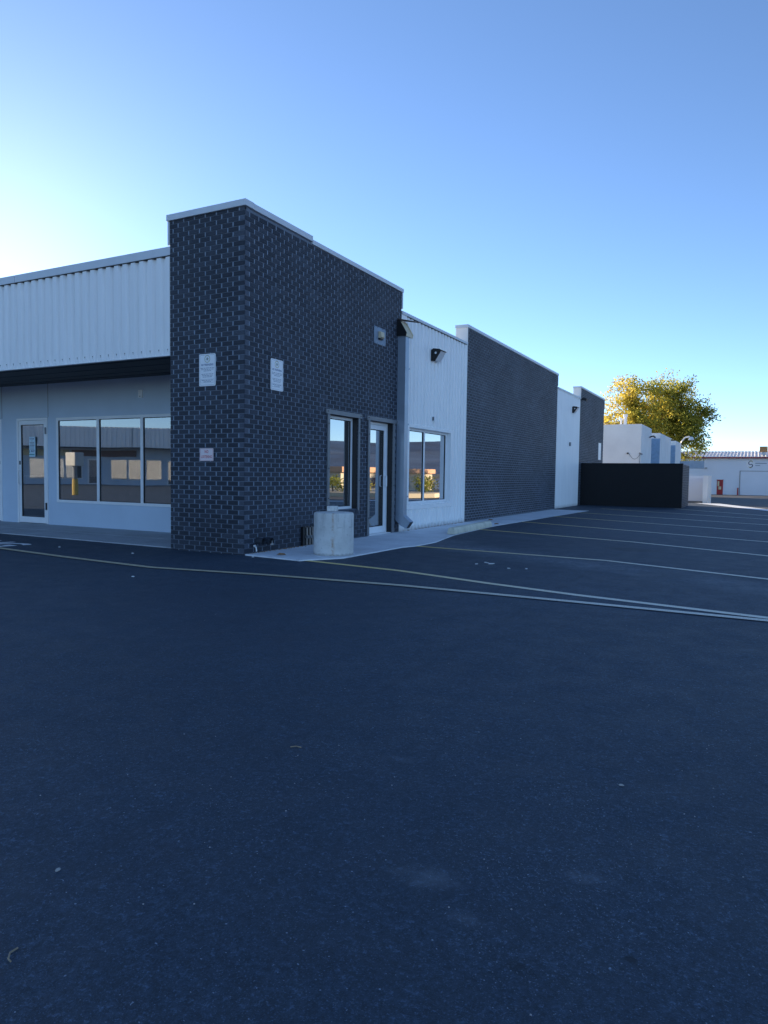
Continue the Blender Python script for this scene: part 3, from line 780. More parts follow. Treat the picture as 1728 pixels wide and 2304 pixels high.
# small sensor boxes
t = root('sensor_box', 'small grey box on white ribbed panel above the wide window', 'sensor')
q = MB(); q.box(.004, .062, 6.44, 6.52, 2.30, 2.40); q.build('body', M['alum'], t, bevel=.004); q = MB(); q.box(.01, .055, 6.434, 6.4395, 2.31, 2.39); q.build('side_plate', M['steel'], t)
t = root('sensor_box', 'small grey box low on the far white panel under its wall light', 'sensor')
q = MB(); q.box(.004, .06, 19.5, 19.62, 2.30, 2.44); q.build('body', M['steel'], t)
t = root('doorbell_box', 'small white box on the storefront wall above the wide window', 'sensor')
q = MB(); q.box(-4.15, -4.05, SY-.035, SY-.001, 2.51, 2.66); q.build('body', M['sign_white'], t, bevel=.006); q = MB(); q.box(-4.115, -4.085, SY-.038, SY-.0355, 2.53, 2.545); q.build('label_plate', M['ink_grey'], t)

# ================================================================ SIGNS
def rounded(w_, h_, r_, n_=5):
    pts = []
    for cx, cy, a0 in ((w_/2-r_, h_/2-r_, 0), (-w_/2+r_, h_/2-r_, 90), (-w_/2+r_, -h_/2+r_, 180), (w_/2-r_, -h_/2+r_, 270)):
        for k in range(n_+1):
            a = R(a0+90*k/n_); pts.append((cx+r_*math.cos(a), cy+r_*math.sin(a)))
    return pts
def sign_panel(t, F, w_, h_, r_=.022, mat=None):
    q = MB(); q.prism([F @ Vector((p[0], p[1], 0)) for p in rounded(w_, h_, r_)], F.to_3x3() @ Vector((0, 0, .003))); q.build('panel', mat or M['sign_white'], t)
def ring(F, pts_o, pts_i, mat, name, t, zoff=.0036):
    q = MB(); n_ = len(pts_o)
    for k in range(n_):
        a, b, c, d = pts_o[k], pts_o[(k+1) % n_], pts_i[(k+1) % n_], pts_i[k]
        q.quad(*[F @ Vector((p[0], p[1], zoff)) for p in (a, b, c, d)])
    return q.build(name, mat, t)
def bar_line(F, t, cy, wd, hgt, mat, words, zoff=.0036):
    q = MB(); x = -wd/2; rem = wd; gap = wd*.035; ws = [random.uniform(.6, 1.4) for _ in range(words)]; tot = sum(ws); sc1 = (wd-gap*(words-1))/tot
    for k in ws:
        q.quad(*[F @ Vector(p) for p in ((x, cy-hgt/2, zoff), (x+k*sc1, cy-hgt/2, zoff), (x+k*sc1, cy+hgt/2, zoff), (x, cy+hgt/2, zoff))]); x += k*sc1+gap
    return q
def trespass(origin, ux, label):
    t = root('no_trespassing_sign', label, 'sign', 'no trespassing signs'); F = frame_mat(origin, ux, (0, 0, 1)); w_, h_ = .305, .455
    sign_panel(t, F, w_, h_)
    ring(F, rounded(w_-.03, h_-.03, .016), rounded(w_-.036, h_-.036, .014), M['ink_grey'], 'border', t)
    C = [(.052*math.cos(k*math.pi/12), .155+.052*math.sin(k*math.pi/12)) for k in range(24)]
    C2 = [(.043*math.cos(k*math.pi/12), .155+.043*math.sin(k*math.pi/12)) for k in range(24)]
    ring(F, C, C2, M['gold'], 'seal_ring', t)
    q = MB()
    for k in range(6):
        a = k*math.pi/3+.26; ca, sa = math.cos(a), math.sin(a)
        q.poly([F @ Vector((p[0], .155+p[1], .0036)) for p in ((.004*ca-.006*sa, .004*sa+.006*ca), (.036*ca, .036*sa), (.004*ca+.006*sa, .004*sa-.006*ca))])
    q.build('seal_emblem', M['seal'], t)
    text_mesh('NO TRESPASSING', .040, 'lettering', M['ink_blue'], F @ Matrix.Translation((0, .072, .0038)), t, xs=.72)
    for cy, wd, nw in ((.028, .25, 5), (.008, .235, 5), (-.012, .14, 3), (-.058, .22, 5), (-.078, .20, 4), (-.098, .17, 4)):
        bar_line(F, t, cy, wd, .0075, M['ink_grey'], nw).build('small_print', M['ink_grey'], t)
    ring(F, [(-.125, -.13), (.125, -.13), (.125, -.18), (-.125, -.18)], [(-.1225, -.1325), (.1225, -.1325), (.1225, -.1775), (-.1225, -.1775)], M['ink_grey'], 'print_box', t)
    bar_line(F, t, -.146, .21, .008, M['ink_blue'], 4).build('small_print', M['ink_grey'], t)
    bar_line(F, t, -.166, .14, .008, M['ink_blue'], 3).build('small_print', M['ink_grey'], t)
trespass((-.66, -.011, 2.57), (1, 0, .0), 'white no trespassing sign on the narrow front face of the brick tower')
trespass((.011, .73, 2.558), (0, 1, 0), 'white no trespassing sign on the side face of the brick tower')
t = root('no_loitering_sign', 'small white sign reading NO LOITERING in red on the tower front', 'sign')
F = frame_mat((-.675, -.011, 1.364), (1, 0, 0), (0, 0, 1)); sign_panel(t, F, .252, .182, .012, M['sign_pink'])
ring(F, rounded(.236, .166, .008), rounded(.230, .160, .007), M['ink_red'], 'border', t)
text_mesh('NO', .058, 'lettering', M['ink_red'], F @ Matrix.Translation((0, .040, .0038)), t, xs=.8)
text_mesh('LOITERING', .056, 'lettering', M['ink_red'], F @ Matrix.Translation((0, -.032, .0038)), t, xs=.72)
t = root('sign_plate', 'narrow white sign plate near the end of the rearmost brick wall', 'sign')
F = frame_mat((.012, 25.6, 2.30), (0, 1, 0), (0, 0, 1)); sign_panel(t, F, .62, .78)
# for-lease paper inside the door glass
t = root('for_lease_paper', 'pale FOR LEASE paper taped to the glass of the storefront door', 'notice')
F = frame_mat((-7.295, SY-.006, 1.60), (1, 0, -.01), (.02, 0, 1)); pw, ph = .20, .42
q = MB(); NR = 8
for k in range(NR):
    z0 = -ph/2+ph*k/NR; z1 = z0+ph/NR; o0 = .004*math.sin(k*1.1); o1 = .004*math.sin((k+1)*1.1)
    q.quad(F @ Vector((-pw/2+o0, z0, o0)), F @ Vector((pw/2+o0, z0, o0+.002)), F @ Vector((pw/2+o1, z1, o1+.002)), F @ Vector((-pw/2+o1, z1, o1)))
q.build('sheet', M['paper'], t)
text_mesh('FOR LEASE', .040, 'lettering', M['ink_blue'], F @ Matrix.Translation((0, .168, .010)), t, xs=.78)
text_mesh('BRAY', .060, 'lettering', M['ink_blue'], F @ Matrix.Translation((.025, -.095, .010)), t, xs=.8)
for cy, wd, nw in ((.125, .02, 1), (.093, .14, 2), (.060, .12, 2), (.028, .15, 2), (-.005, .12, 3), (-.048, .13, 1)):
    bar_line(F, t, cy, wd, .014, M['ink_grey'], nw, .010).build('small_print', M['ink_grey'], t)
bar_line(F, t, -.165, .17, .026, M['teal'], 1, .010).build('footer_band', M['teal'], t)
q = MB(); q.poly([F @ Vector(p) for p in ((-.085, -.13, .01), (-.06, -.13, .01), (-.065, -.075, .01), (-.085, -.07, .01))]); q.build('logo', M['teal'], t)

# ================================================================ OBJECTS BY THE SIDE WALL
t = root('concrete_bollard', 'squat round concrete bollard with small block on top beside the brick tower', 'bollard')
q = MB(); q.lathe([(.278, 0), (.284, .012), (.286, .2), (.283, .40), (.285, .575), (.278, .592), (.262, .6), (.12, .604)], (1.03, .72, -.033), 48)
q.build('body', M['concrete2'], t, smooth=True)
q = MB(); q.prism([(.86, .80, .5715), (.98, .85, .5715), (.95, .97, .5715), (.83, .92, .5715)], (0, 0, .075)); q.build('block', M['concrete2'], t, bevel=.008)
t = root('wheel_stop', 'weathered cream concrete wheel stop lying along the sidewalk edge', 'wheel stop')
q = MB()
prof = [(-.085, 0), (.085, 0), (.075, .075), (.05, .125), (-.05, .125), (-.075, .075)]
p0, p1 = Vector((1.13, 4.90, -.034)), Vector((1.02, 7.42, -.036)); dr = (p1-p0).normalized(); nx = Vector((dr.y, -dr.x, 0))
q.prism([p0+nx*a+Vector((0, 0, b)) for a, b in prof], p1-p0); q.build('body', M['stop'], t, bevel=.012)
# two pipe stubs
for k, (yy, lab) in enumerate(((.292, 'short dark pipe stub at the foot of the brick wall nearest the corner'), (.485, 'short dark pipe stub with torn end, nearer the concrete bollard'))):
    t = root('pipe_stub', lab, 'pipe', 'pipe stubs at the wall foot')
    q = MB(); q.tube([(-.02, yy, .135-.01*k), (.12, yy, .13-.01*k)], .048, 14, False); q.build('pipe', M['stub'], t, smooth=True)
    q = MB(); q.tube([(.04, yy, .134-.01*k), (.05, yy, .133-.01*k)], .046, 14); q.build('bore_shade', M['black'], t)  # black disc stands in for the shade inside the open pipe
    if k:
        q = MB(); q.box(.118, .124, yy-.035, yy+.035, .065, .085); q.prism([(.121, yy-.012, .085), (.121, yy+.014, .085), (.121, yy+.002, .13)], (.004, 0, 0)); q.build('torn_rim', M['pebble'], t)
# meter conduits
t = root('conduit_cluster', 'cluster of dark conduits with valves rising behind the concrete bollard', 'pipes')
q = MB(); q.box(PR+.001, .05, 1.39, 1.44, -.03, .27); q.build('side_channel', M['black'], t)
for k, yy in enumerate((1.50, 1.585, 1.665)):
    q = MB(); q.tube([(.05, yy, -.05), (.05, yy, .08), (.062, yy+.01, .11), (.05, yy, .14), (.05, yy, .25), (.01, yy, .262)], .012, 8); c = q.build('conduit', M['pipe'], t, smooth=True)
    q = MB(); q.box(.03, .085, yy-.024, yy+.024, .085, .125); q.build('valve', M['steel'], c)
q = MB(); q.box(PR+.001, .02, 1.441, 1.75, -.03, .27); q.build('back_plate', M['black'], t)
t = root('hose_tap', 'small white hose tap low on the brick by the corner', 'tap')
q = MB(); q.tube([(.01, .20, .06), (.05, .20, .055), (.06, .20, .02), (.06, .20, -.01)], .010, 8); q.build('spout', M['scrap'], t, smooth=True)
q = MB(); q.tube([(.03, .175, .075), (.03, .225, .075)], .007, 6); q.build('tap_handle', M['scrap'], t)

# ================================================================ ENCLOSURE
E_ = root('dumpster_enclosure', 'black painted brick dumpster enclosure at the end of the parking row', 'enclosure')
EX, EY0, EY1, EZ = 3.9, 21.75, 24.85, 1.69
q = MB(); q.box(.01, EX, EY0, EY0+.2, -.1, EZ-.04); q.box(.012, EX-.002, EY0-.01, EY0+.21, EZ-.04, EZ); q.build('front_wall', M['mortar_black'], E_)
q = MB(); q.box(EX-.2, EX, EY0+.2, EY1, -.15, EZ-.05); q.box(EX-.21, EX+.01, EY0+.212, EY1+.01, EZ-.05, EZ); sidew = q.build('side_wall', M['joint_clean'], E_)
fb, sb = MB(), MB()
for (a, b, z, zt, hd) in brick_list(.012, EX, EZ-.05, [], False, 0):
    fb.box(a, b, EY0-.006, EY0+.02, z, zt, brick_tint(False))
for (a, b, z, zt, hd) in brick_list(EY0-.006, EY1, EZ-.052, [], False, 1):
    sb.box(EX-.02, EX+.007, a, b, z, zt, brick_tint(False))
fb.build('bricks', M['brick_black'], E_, tint=True, kind='stuff'); sb.build('bricks', M['brick'], E_, tint=True, kind='stuff')

# second, white enclosure behind it
t = root('white_enclosure', 'low white wall enclosure just behind the black brick enclosure', 'enclosure')
q = MB(); q.box(4.22, 4.42, 29.3, 32.9, -.3, 1.26); q.build('end_wall', M['stucco'], t)
q = MB(); q.box(.6, 4.22, 32.9, 33.1, -.3, 1.24); q.build('gate_wall', M['far_wall'], t)
q = MB(); q.box(.6, 4.2, 32.86, 32.899, -.18, -.08); q.build('base_rail', M['steel'], t)

# ================================================================ WHITE REAR BUILDING
WB = root('white_building', 'white stucco building with stepped parapet bays behind the dumpster enclosure', 'building')
q = MB(); q.box(-14, -.75, 38.2, 64.5, -1, 3.95); q.build('wall', M['far_wall'], WB)
for (a, b, h) in ((37.7, 42.6, 4.40), (47.6, 55.3, 4.42), (59.4, 64.9, 4.42)):
    q = MB()
    if a < 40: q.prism([(-14, a, -1), (.2, a, -1), (.2, a, h), (-14, a, h-.0)], (0, b-a, 0))
    else: q.box(-1.3, .2, a, b, -1, h)
    q.build('bay', M['stucco'], WB)
    if a > 40:
        q = MB(); q.box(-1.2, .19, a-.03, a-.002, -1, 4.02); q.build('return_panel', M['return_blue'], WB)
q = MB(); q.box(-.745, -.70, 42.7, 47.5, -1, 3.99); q.build('recess_panel', M['white_panel'], WB)
q = MB(); q.box(-.745, -.70, 55.4, 59.3, -1, 3.99); q.build('recess_panel', M['white_panel'], WB)
q = MB(); q.box(.2, 2.3, 64.2, 65.2, 2.05, 2.75); q.build('canopy', M['galv'], WB)
t = root('vent_flue', 'white twin vent flue rising from the roof of the white building', 'vent')
q = MB(); q.tube([(-1.05, 39.5, 4.4), (-1.05, 39.5, 5.0)], .10, 12); q.tube([(-1.05, 39.5, 5.0), (-1.05, 39.5, 5.16)], .14, 12); q.build('flue', M['stucco'], t)
q = MB(); q.tube([(-1.32, 39.6, 4.4), (-1.32, 39.6, 4.8)], .06, 10); q.tube([(-1.32, 39.6, 4.8), (-1.32, 39.6, 4.9)], .11, 10); q.build('small_flue', M['stucco'], t)
t = root('flood_light', 'small dark floodlight arm at the top of the first white bay', 'flood light')
q = MB(); q.tube([(.2, 41.6, 3.8), (.45, 41.4, 3.86), (.6, 41.1, 3.75)], .05, 6); q.build('arm', M['black'], t)
t = root('security_camera', 'dark security camera with dangling cable on the white building front', 'camera')
q = MB(); q.tube([(-.55, 37.69, 2.62), (-.55, 37.50, 2.60)], .05, 8); q.build('head', M['black'], t)
q = MB(); q.tube([(-.5+.7*k/8, 37.68, 2.6-.35*math.sin(math.pi*k/8)) for k in range(9)], .012, 5); q.tube([(.2-.05, 37.67, 2.6), (.2-.05, 37.67, 1.5)], .012, 5); q.build('cable', M['steel'], t)
q = MB(); q.tube([(.12, 37.69, 2.62), (.3, 37.55, 2.55)], .04, 8); q.build('head', M['steel'], t)
t = root('roof_lamp', 'white gooseneck lamp on the end of the white building', 'lamp')
q = MB(); q.tube([(.1, 64.6, 4.2), (.25, 64.5, 4.6), (.55, 64.4, 4.95), (.95, 64.3, 5.05)], .07, 8); q.build('arm', M['scrap'], t, smooth=True)
q = MB(); q.lathe([(.05, .28), (.16, .22), (.26, .0), (.2, -.05)], (1.1, 64.3, 4.75), 16); q.build('shade', M['scrap'], t, smooth=True)

# ================================================================ FAR WAREHOUSE
WH = root('metal_warehouse', 'pale blue metal warehouse with ribbed roof and red trim across the far yard', 'building')
WY = 95.
q = MB(); q.box(-16, 30, WY, WY+18, -1.2, 3.86); q.build('wall', M['far_wall'], WH)
q = MB(); x = -16.4
q.quad((-16.4, WY-.35, 3.95), (30.4, WY-.35, 3.95), (30.4, WY+9, 5.05), (-16.4, WY+9, 5.05)); q.quad((-16.4, WY+9, 5.05), (30.4, WY+9, 5.05), (30.4, WY+18, 3.95), (-16.4, WY+18, 3.95))
rf = q.build('roof', M['far_roof'], WH)
x = -16.2
while x < 14:
    q = MB(); q.prism([(x, WY-.36, 3.97), (x+.13, WY-.36, 3.97), (x+.10, WY-.36, 4.06), (x+.03, WY-.36, 4.06)], (0, 9.3, 1.1)); q.build('roof_rib', M['far_roof'], rf); x += .42
q = MB(); q.box(-16.4, 30.4, WY-.40, WY-.36, 3.80, 3.97); q.build('eave_trim', M['maroon'], WH)
q = MB(); q.box(2.22, 2.95, WY-.06, WY-.005, -1.0, .93); dr_ = q.build('door', M['red'], WH)
q = MB(); q.box(2.30, 2.5, WY-.08, WY-.065, .15, .80); q.box(2.42, 2.75, WY-.082, WY-.066, -.3, .1); q.build('poster', M['sign_cream'], dr_)
q = MB(); q.box(2.16, 3.01, WY-.05, WY-.004, .93, 1.0); q.build('door_head', M['maroon'], WH)
q = MB(); q.box(4.95, 9.4, WY-.03, WY-.006, -1.0, 2.12); ru = q.build('roll_up_door', M['far_wall'], WH)
for k in range(8):
    q = MB(); q.box(4.97, 9.38, WY-.05, WY-.031, -.98+.387*k, -.98+.387*k+.365); q.build('door_slat', M['far_wall'], ru)
q = MB(); q.box(4.85, 9.5, WY-.08, WY-.055, 2.13, 2.19); q.box(4.87, 4.93, WY-.08, WY-.055, -1, 2.13); q.build('door_surround', M['steel'], WH)
q = MB(); q.tube([(4.72, WY-.5, -1.05), (4.72, WY-.5, -.03)], .09, 10); tag(q.build('safety_post', M['red']), 'red steel post standing beside the roll-up door', 'post')
q = MB(); q.tube([(4.9, WY-.6, -1.05), (4.9, WY-.6, -.03)], .05, 10)
t = root('company_sign', 'round swirl logo sign with grey lines above the roll-up door', 'sign')
F = frame_mat((6.08, WY-.02, 3.03), (1, 0, 0), (0, 0, 1))
q = MB(); q.prism([F @ Vector((.52*math.cos(a*.2618), .46*math.sin(a*.2618), 0)) for a in range(24)], (0, -.02, 0)); q.build('disc', M['sign_white'], t)
def arc(cx, cy, r0_, r1_, a0, a1, mat, name, n_=14):
    q = MB()
    for k in range(n_):
        a = R(a0+(a1-a0)*k/n_); b = R(a0+(a1-a0)*(k+1)/n_); wk = math.sin(math.pi*(k+.5)/n_)*.6+.4
        q.quad(*[F @ Vector((cx+r*math.cos(t_), cy+r*math.sin(t_), .025)) for r, t_ in ((r0_, a), (r0_+(r1_-r0_)*wk, a), (r0_+(r1_-r0_)*wk, b), (r0_, b))])
    q.build(name, mat, t)
arc(.02, .18, .20, .30, 100, 290, M['navy'], 'swirl'); arc(.02, .20, .18, .30, 20, 150, M['gold'], 'swirl'); arc(.0, -.16, .17, .28, -110, 90, M['navy'], 'swirl'); arc(.0, -.2, .18, .28, 200, 330, M['gold'], 'swirl')
q = MB(); q.quad(*[F @ Vector(p) for p in ((.55, .10, .002), (1.85, .10, .002), (1.85, .18, .002), (.55, .18, .002))]); q.quad(*[F @ Vector(p) for p in ((.55, -.18, .002), (1.1, -.18, .002), (1.1, -.12, .002), (.55, -.12, .002))]); q.build('lettering_line', M['ink_grey'], t)
t = root('rooftop_cooler', 'rusty tan evaporative cooler box on the warehouse roof', 'cooler')
q = MB(); q.box(7.05, 8.0, WY+2, WY+3, 4.70, 5.42); q.build('cabinet', M['cooler'], t, bevel=.05)
q = MB(); q.box(7.3, 7.8, WY+2.2, WY+2.8, 4.2, 4.70); q.build('duct', M['galv'], t)
t = root('wall_lamp', 'small lamp on the warehouse wall above the white enclosure', 'lamp')
q = MB(); q.box(.62, .98, WY-.3, WY, 2.45, 2.58); q.build('shade', M['steel'], t); q = MB(); q.box(.7, .9, WY-.25, WY-.05, 2.36, 2.449); q.build('lens', M['lens'], t)

# ================================================================ TREE
def leaf_cloud(mb, centers, per, sig, size, tintf):
    for c, wgt in centers:
        for _ in range(int(per*wgt)):
            p = c + Vector((random.gauss(0, sig), random.gauss(0, sig), random.gauss(0, sig*.8)))
            n = Vector((random.gauss(0, 1), random.gauss(0, 1), random.gauss(0, 1)+.6)).normalized()
            a = n.orthogonal().normalized(); a.rotate(Matrix.Rotation(random.uniform(0, 6.28), 3, n)); b = n.cross(a)
            s = size*random.uniform(.6, 1.3)
            mb.poly([p-a*s, p+b*s*.45, p+a*s, p-b*s*.45], tintf(p))
def branches(mb, p, d, r, L, depth, tips, spread=.55, up_=.12):
    pts = [p]; rs = [r]; q = p.copy(); dd = d.copy()
    n = 4
    for k in range(n):
        dd = (dd + Vector((random.gauss(0, .12), random.gauss(0, .12), random.gauss(0, .08)+up_*.3))).normalized()
        if k and ((q.x-TC.x)/6.2)**2+((q.y-TC.y)/6)**2+((q.z-TC.z)/5)**2 > 1: break
        q = q + dd*(L/n); pts.append(q.copy()); rs.append(r*(1-.42*(k+1)/n))
    mb.tube(pts, rs, 7 if r > .08 else 5, False)
    if depth == 0 or r < .02 or len(pts) < 5: tips.append(q); return
    if depth <= 2: tips.append(pts[2]); tips.append(pts[3])
    for k in range(3 if depth > 1 else 3):
        nd = (dd + Vector((random.gauss(0, spread), random.gauss(0, spread), random.gauss(0, spread*.6)+up_))).normalized()
        branches(mb, pts[-1] if k else pts[-2], nd, r*.58, L*random.uniform(.62, .8), depth-1, tips, spread, up_)
random.seed(5); TC = Vector((-3.9, 76, 8.1))
T = root('autumn_tree', 'large yellow and green autumn tree rising behind the white building', 'tree')
tb = Vector((-3.9, 76, -.8)); mb = MB(); tips = []
mb.tube([tb, tb+Vector((.05, 0, 1.5)), tb+Vector((-.05, 0, 3.2)), tb+Vector((.05, 0, 4.4))], [.55, .42, .38, .36], 12, False)
fork = tb+Vector((.05, 0, 4.3))
for d, L in (((-.75, .1, .55), 3.2), ((-.35, -.5, .9), 3.3), ((.05, .3, 1.), 3.4), ((.45, -.3, .85), 3.3), ((.8, .2, .5), 3.2), ((.8, -.3, .3), 2.2), ((-.9, .2, .25), 3.0), ((.1, .8, .6), 2.9), ((0, -.9, .5), 2.8)):
    branches(mb, fork+Vector((0, 0, random.uniform(-.6, .3))), Vector(d).normalized(), .20, L, 3, tips)
mb.build('trunk', M['bark'], T, smooth=True)
cen = Vector((-3.9, 76, 8.1)); ctr = []
for p in tips:
    e = Vector(((p.x-cen.x)/6.3, (p.y-cen.y)/6.0, (p.z-cen.z)/5.0))
    if e.length > 1.0: p = cen + Vector((e.x*6.3, e.y*6.0, e.z*5.0))/e.length*random.uniform(.85, 1.0)
    ctr.append((p, random.uniform(.5, 1.4)))
for _ in range(190):
    u = Vector((random.gauss(0, 1), random.gauss(0, 1), random.gauss(0, 1))).normalized()*random.uniform(.55, 1.0)
    p = cen+Vector((u.x*6.2, u.y*5.8, u.z*4.9))
    if p.z < 3.4 and p.x < 0: continue
    ctr.append((p, random.uniform(.5, 1.3)))
for _ in range(26):                               # drooping lower lobe on the yard side
    ctr.append((Vector((random.uniform(-1.8, 1.6), 76+random.gauss(0, 1.5), random.uniform(3.2, 5.6))), random.uniform(.6, 1.3)))
def tintf(p):
    base = .55 - .05*(p.x-cen.x) + .22*math.sin(p.x*1.3+p.z*.9)*math.cos(p.z*1.1-p.y*.6)  # leaves get lighter towards the sun side, its light put into the tint
    return max(0, min(1, base+random.gauss(0, .08)))
mb = MB(); leaf_cloud(mb, ctr, 62, .42, .155, tintf)
mb.build('crown', M['leaf'], T, tint=True)

# ================================================================ SMALL LITTER
def blobmesh(c, rx, ry, rz, mat, name, label, cat, group=None, seg=9):
    q = MB(); prof = [(.02, 0), (.75, .12), (1., .4), (.8, .75), (.35, .97)]
    for r, z in prof: pass
    rings = []
    for r, z in prof:
        rings.append(len(q.v))
        for k in range(seg):
            a = 2*math.pi*k/seg; j = random.uniform(.85, 1.12); q.v.append((c[0]+rx*r*j*math.cos(a), c[1]+ry*r*j*math.sin(a), c[2]+rz*z))
    for a, b in zip(rings, rings[1:]):
        for k in range(seg): q.f.append((a+k, a+(k+1) % seg, b+(k+1) % seg, b+k)); q.c.append(1.)
    q.f.append(tuple(rings[-1]+k for k in range(seg))); q.c.append(1.)
    return tag(q.build(name, mat, None, smooth=True), label, cat, group)
blobmesh((4.539, -6.466, AZ), .006, .009, .009, M['pebble'], 'pebble', 'small pale pebble on the asphalt in the lower left foreground', 'pebble')
blobmesh((5.891, -5.065, AZ), .010, .007, .007, M['pebble'], 'pebble', 'small white pebble on the asphalt right of centre in the foreground', 'pebble')
def twig(pts, r, label):
    q = MB(); q.tube([(p[0], p[1], AZ+r*1.2+(.003 if k % 2 else 0)) for k, p in enumerate(pts)], r, 6); tag(q.build('twig', M['twig'], None, smooth=True), label, 'twig')
twig([(4.745, -6.735), (4.748, -6.757), (4.760, -6.770), (4.778, -6.776)], .0022, 'curved dry twig at the left edge of the foreground asphalt')
twig([(4.590, -5.375), (4.610, -5.362), (4.632, -5.356)], .0022, 'short straight dry twig in the middle of the empty asphalt')
sp = [(3.122, .903), (3.166, 1.126), (3.20, 1.10), (3.281, 1.036), (3.619, .714), (3.822, .798)]
for k, (x, y) in enumerate(sp):
    s = .028 if k != 3 else .055
    q = MB(); a = random.uniform(0, 3); ca, sa = math.cos(a)*s, math.sin(a)*s
    q.prism([(x-ca, y-sa, AZ+.002), (x+sa*.5, y-ca*.5, AZ+.002), (x+ca, y+sa, AZ+.002), (x-sa*.6, y+ca*.6, AZ+.002)], (0, 0, .008))
    tag(q.build('paper_scrap', M['scrap']), 'tiny white paper scrap in the parking stall near the bollard', 'litter', 'white scraps in the first stall')
for (x, y, lab) in ((-1.412, -.706, 'white chip of litter on the asphalt in front of the brick tower'), (-2.918, -.731, 'white chip of litter near the painted letters at left'),
                    (.301, -2.279, 'white chip of litter on the near side of the yellow line'), (.25, -.12, 'round white chip beside the concrete apron tip')):
    blobmesh((x, y, AZ), .022, .016, .014, M['scrap'], 'litter_chip', lab, 'litter')
for (x, y, z, lab) in ((.55, .12, -.03, 'brown dry leaf against the brick by the conduits'), (.97, 8.13, -.04, 'brown dry leaf on the sidewalk edge past the wheel stop'), (.35, 9.5, -.04, 'brown dry leaf at the foot of the middle brick wall')):
    q = MB(); a = random.uniform(0, 6)
    pts = [(.07, 0), (.03, .035), (-.04, .03), (-.07, 0), (-.04, -.03), (.03, -.035)]
    i0 = MB(); c = Vector((x, y, z+.012))
    ring_ = [c+Vector((p[0]*math.cos(a)-p[1]*math.sin(a), p[0]*math.sin(a)+p[1]*math.cos(a), .02*abs(p[1])/.03)) for p in pts]
    for k in range(6): q.poly([c, ring_[k], ring_[(k+1) % 6]])
    tag(q.build('dry_leaf', M['leaf_dry']), lab, 'leaf')
q = MB(); random.seed(3)
for _ in range(160):
    y = random.uniform(-7.2, -1.5); x = random.uniform(1.5, 7.2) if y > -4 else random.uniform(4., 7.0)
    s = random.uniform(.0008, .0022); q.box(x-s, x+s, y-s*.8, y+s*.8, AZ-.001, AZ+s*1.1)
q.build('loose_grit', M['pebble'], None, kind='stuff')
d_ = MB()
for _ in range(120):
    y = random.uniform(.05, 1.4); s = random.uniform(.004, .014); x = .02+abs(random.gauss(0, .03)); d_.box(x, x+s, y, y+s*1.4, -.034, -.034+s*.6)
for _ in range(80):
    y = random.uniform(5, 8.4); s = random.uniform(.004, .012); x = .01+abs(random.gauss(0, .02)); d_.box(x, x+s, y, y+s*1.4, -.04, -.036+s*.6)
d_.build('wall_foot_debris', M['leaf_dry'], None, kind='stuff')

# ================================================================ WHAT THE GLASS REFLECTS (east side street and the wing opposite)
t = root('planter_island', 'kerbed planting island across the lot seen in the side windows', 'planter')
q = MB(); q.prism([(8.2, 26.0, -.08), (9.0, 24.6, -.08), (13.6, 22.6, -.08), (30, 22.6, -.08), (30, 33, -.08), (9.0, 33, -.08), (8.2, 31.6, -.08)], (0, 0, .22)); q.build('kerb', M['cream'], t)
q = MB(); q.prism([(8.5, 26.2, .1), (9.2, 24.95, .1), (13.8, 22.95, .1), (29.7, 22.95, .1), (29.7, 32.7, .1), (9.2, 32.7, .1), (8.5, 31.4, .1)], (0, 0, .05)); q.build('soil', M['ground'], t)
random.seed(9)
for k, (x, y, h, lab) in enumerate(((9.4, 27.4, 1.0, 'dark rounded shrub at the near end of the planting island'), (10.2, 29.2, 1.05, 'yellow tipped shrub beside the sign on the island'), (12.3, 25.0, .85, 'russet shrub at the island kerb'),
                                    (13.4, 24.4, .95, 'dark spreading shrub on the island'), (14.6, 24.8, .9, 'brown shrub further along the island'), (16.5, 25.5, 1.0, 'green shrub at the east end of the island'))):
    s = root('shrub', lab, 'shrub', 'shrubs on the planting island')
    c = [(Vector((x+random.gauss(0, .35), y+random.gauss(0, .35), .2+h*random.uniform(.1, .75))), 1.) for _ in range(14)]
    mb = MB(); bt = (.1, .95, .6, .15, .55, .3)[k]
    leaf_cloud(mb, c, 40, .17, .07, lambda p: max(0, min(1, bt+random.gauss(0, .15)))); mb.build('foliage', M['shrub'], s, tint=True)
    q = MB(); q.tube([(x, y, .1), (x+.05, y, .2+h*.6)], [.04, .02], 6); q.build('stem', M['bark'], s)
t = root('pylon_sign', 'dark framed cream pylon sign on the planting island', 'sign')
q = MB(); q.box(9.0, 9.2, 29.4, 31.4, .1, 2.95); q.build('frame', M['black'], t)
q = MB(); q.box(8.96, 8.999, 29.5, 31.3, 1.6, 2.87); q.build('upper_face', M['sign_cream'], t)
q = MB(); q.box(8.96, 8.999, 29.5, 31.3, .7, 1.52); q.build('lower_face', M['far_wall'], t)
def block(name, label, x0, x1, y0, y1, h, mat, band=None, z0=-1.):
    t = root(name, label, 'building')
    q = MB(); q.box(x0, x1, y0, y1, z0, h); q.build('wall', mat, t)
    q = MB(); q.box(x0-.3, x1+.3, y0-.3, y1+.3, h+.002, h+.5); q.build('parapet', band or mat, t)
    k = 0; y = y0+1.5
    while y < y1-3:
        q = MB(); q.box(x0-.06, x0-.01, y, y+1.8, h-1.7, h-.5); q.build('window', M['pane_dark'], t); y += 3.6
    return t
block('cream_shop', 'cream shop with orange fascia across the street', 26, 44, 46, 66, 1.25, M['cream'], M['orange_wall'])
block('grey_shop', 'low grey shop beyond the planting island', 24, 40, 76, 104, .7, M['far_wall'], M['cream'])
block('tan_shop', 'tan low shop further along the street', 60, 85, 60, 90, 1.6, M['cream'])
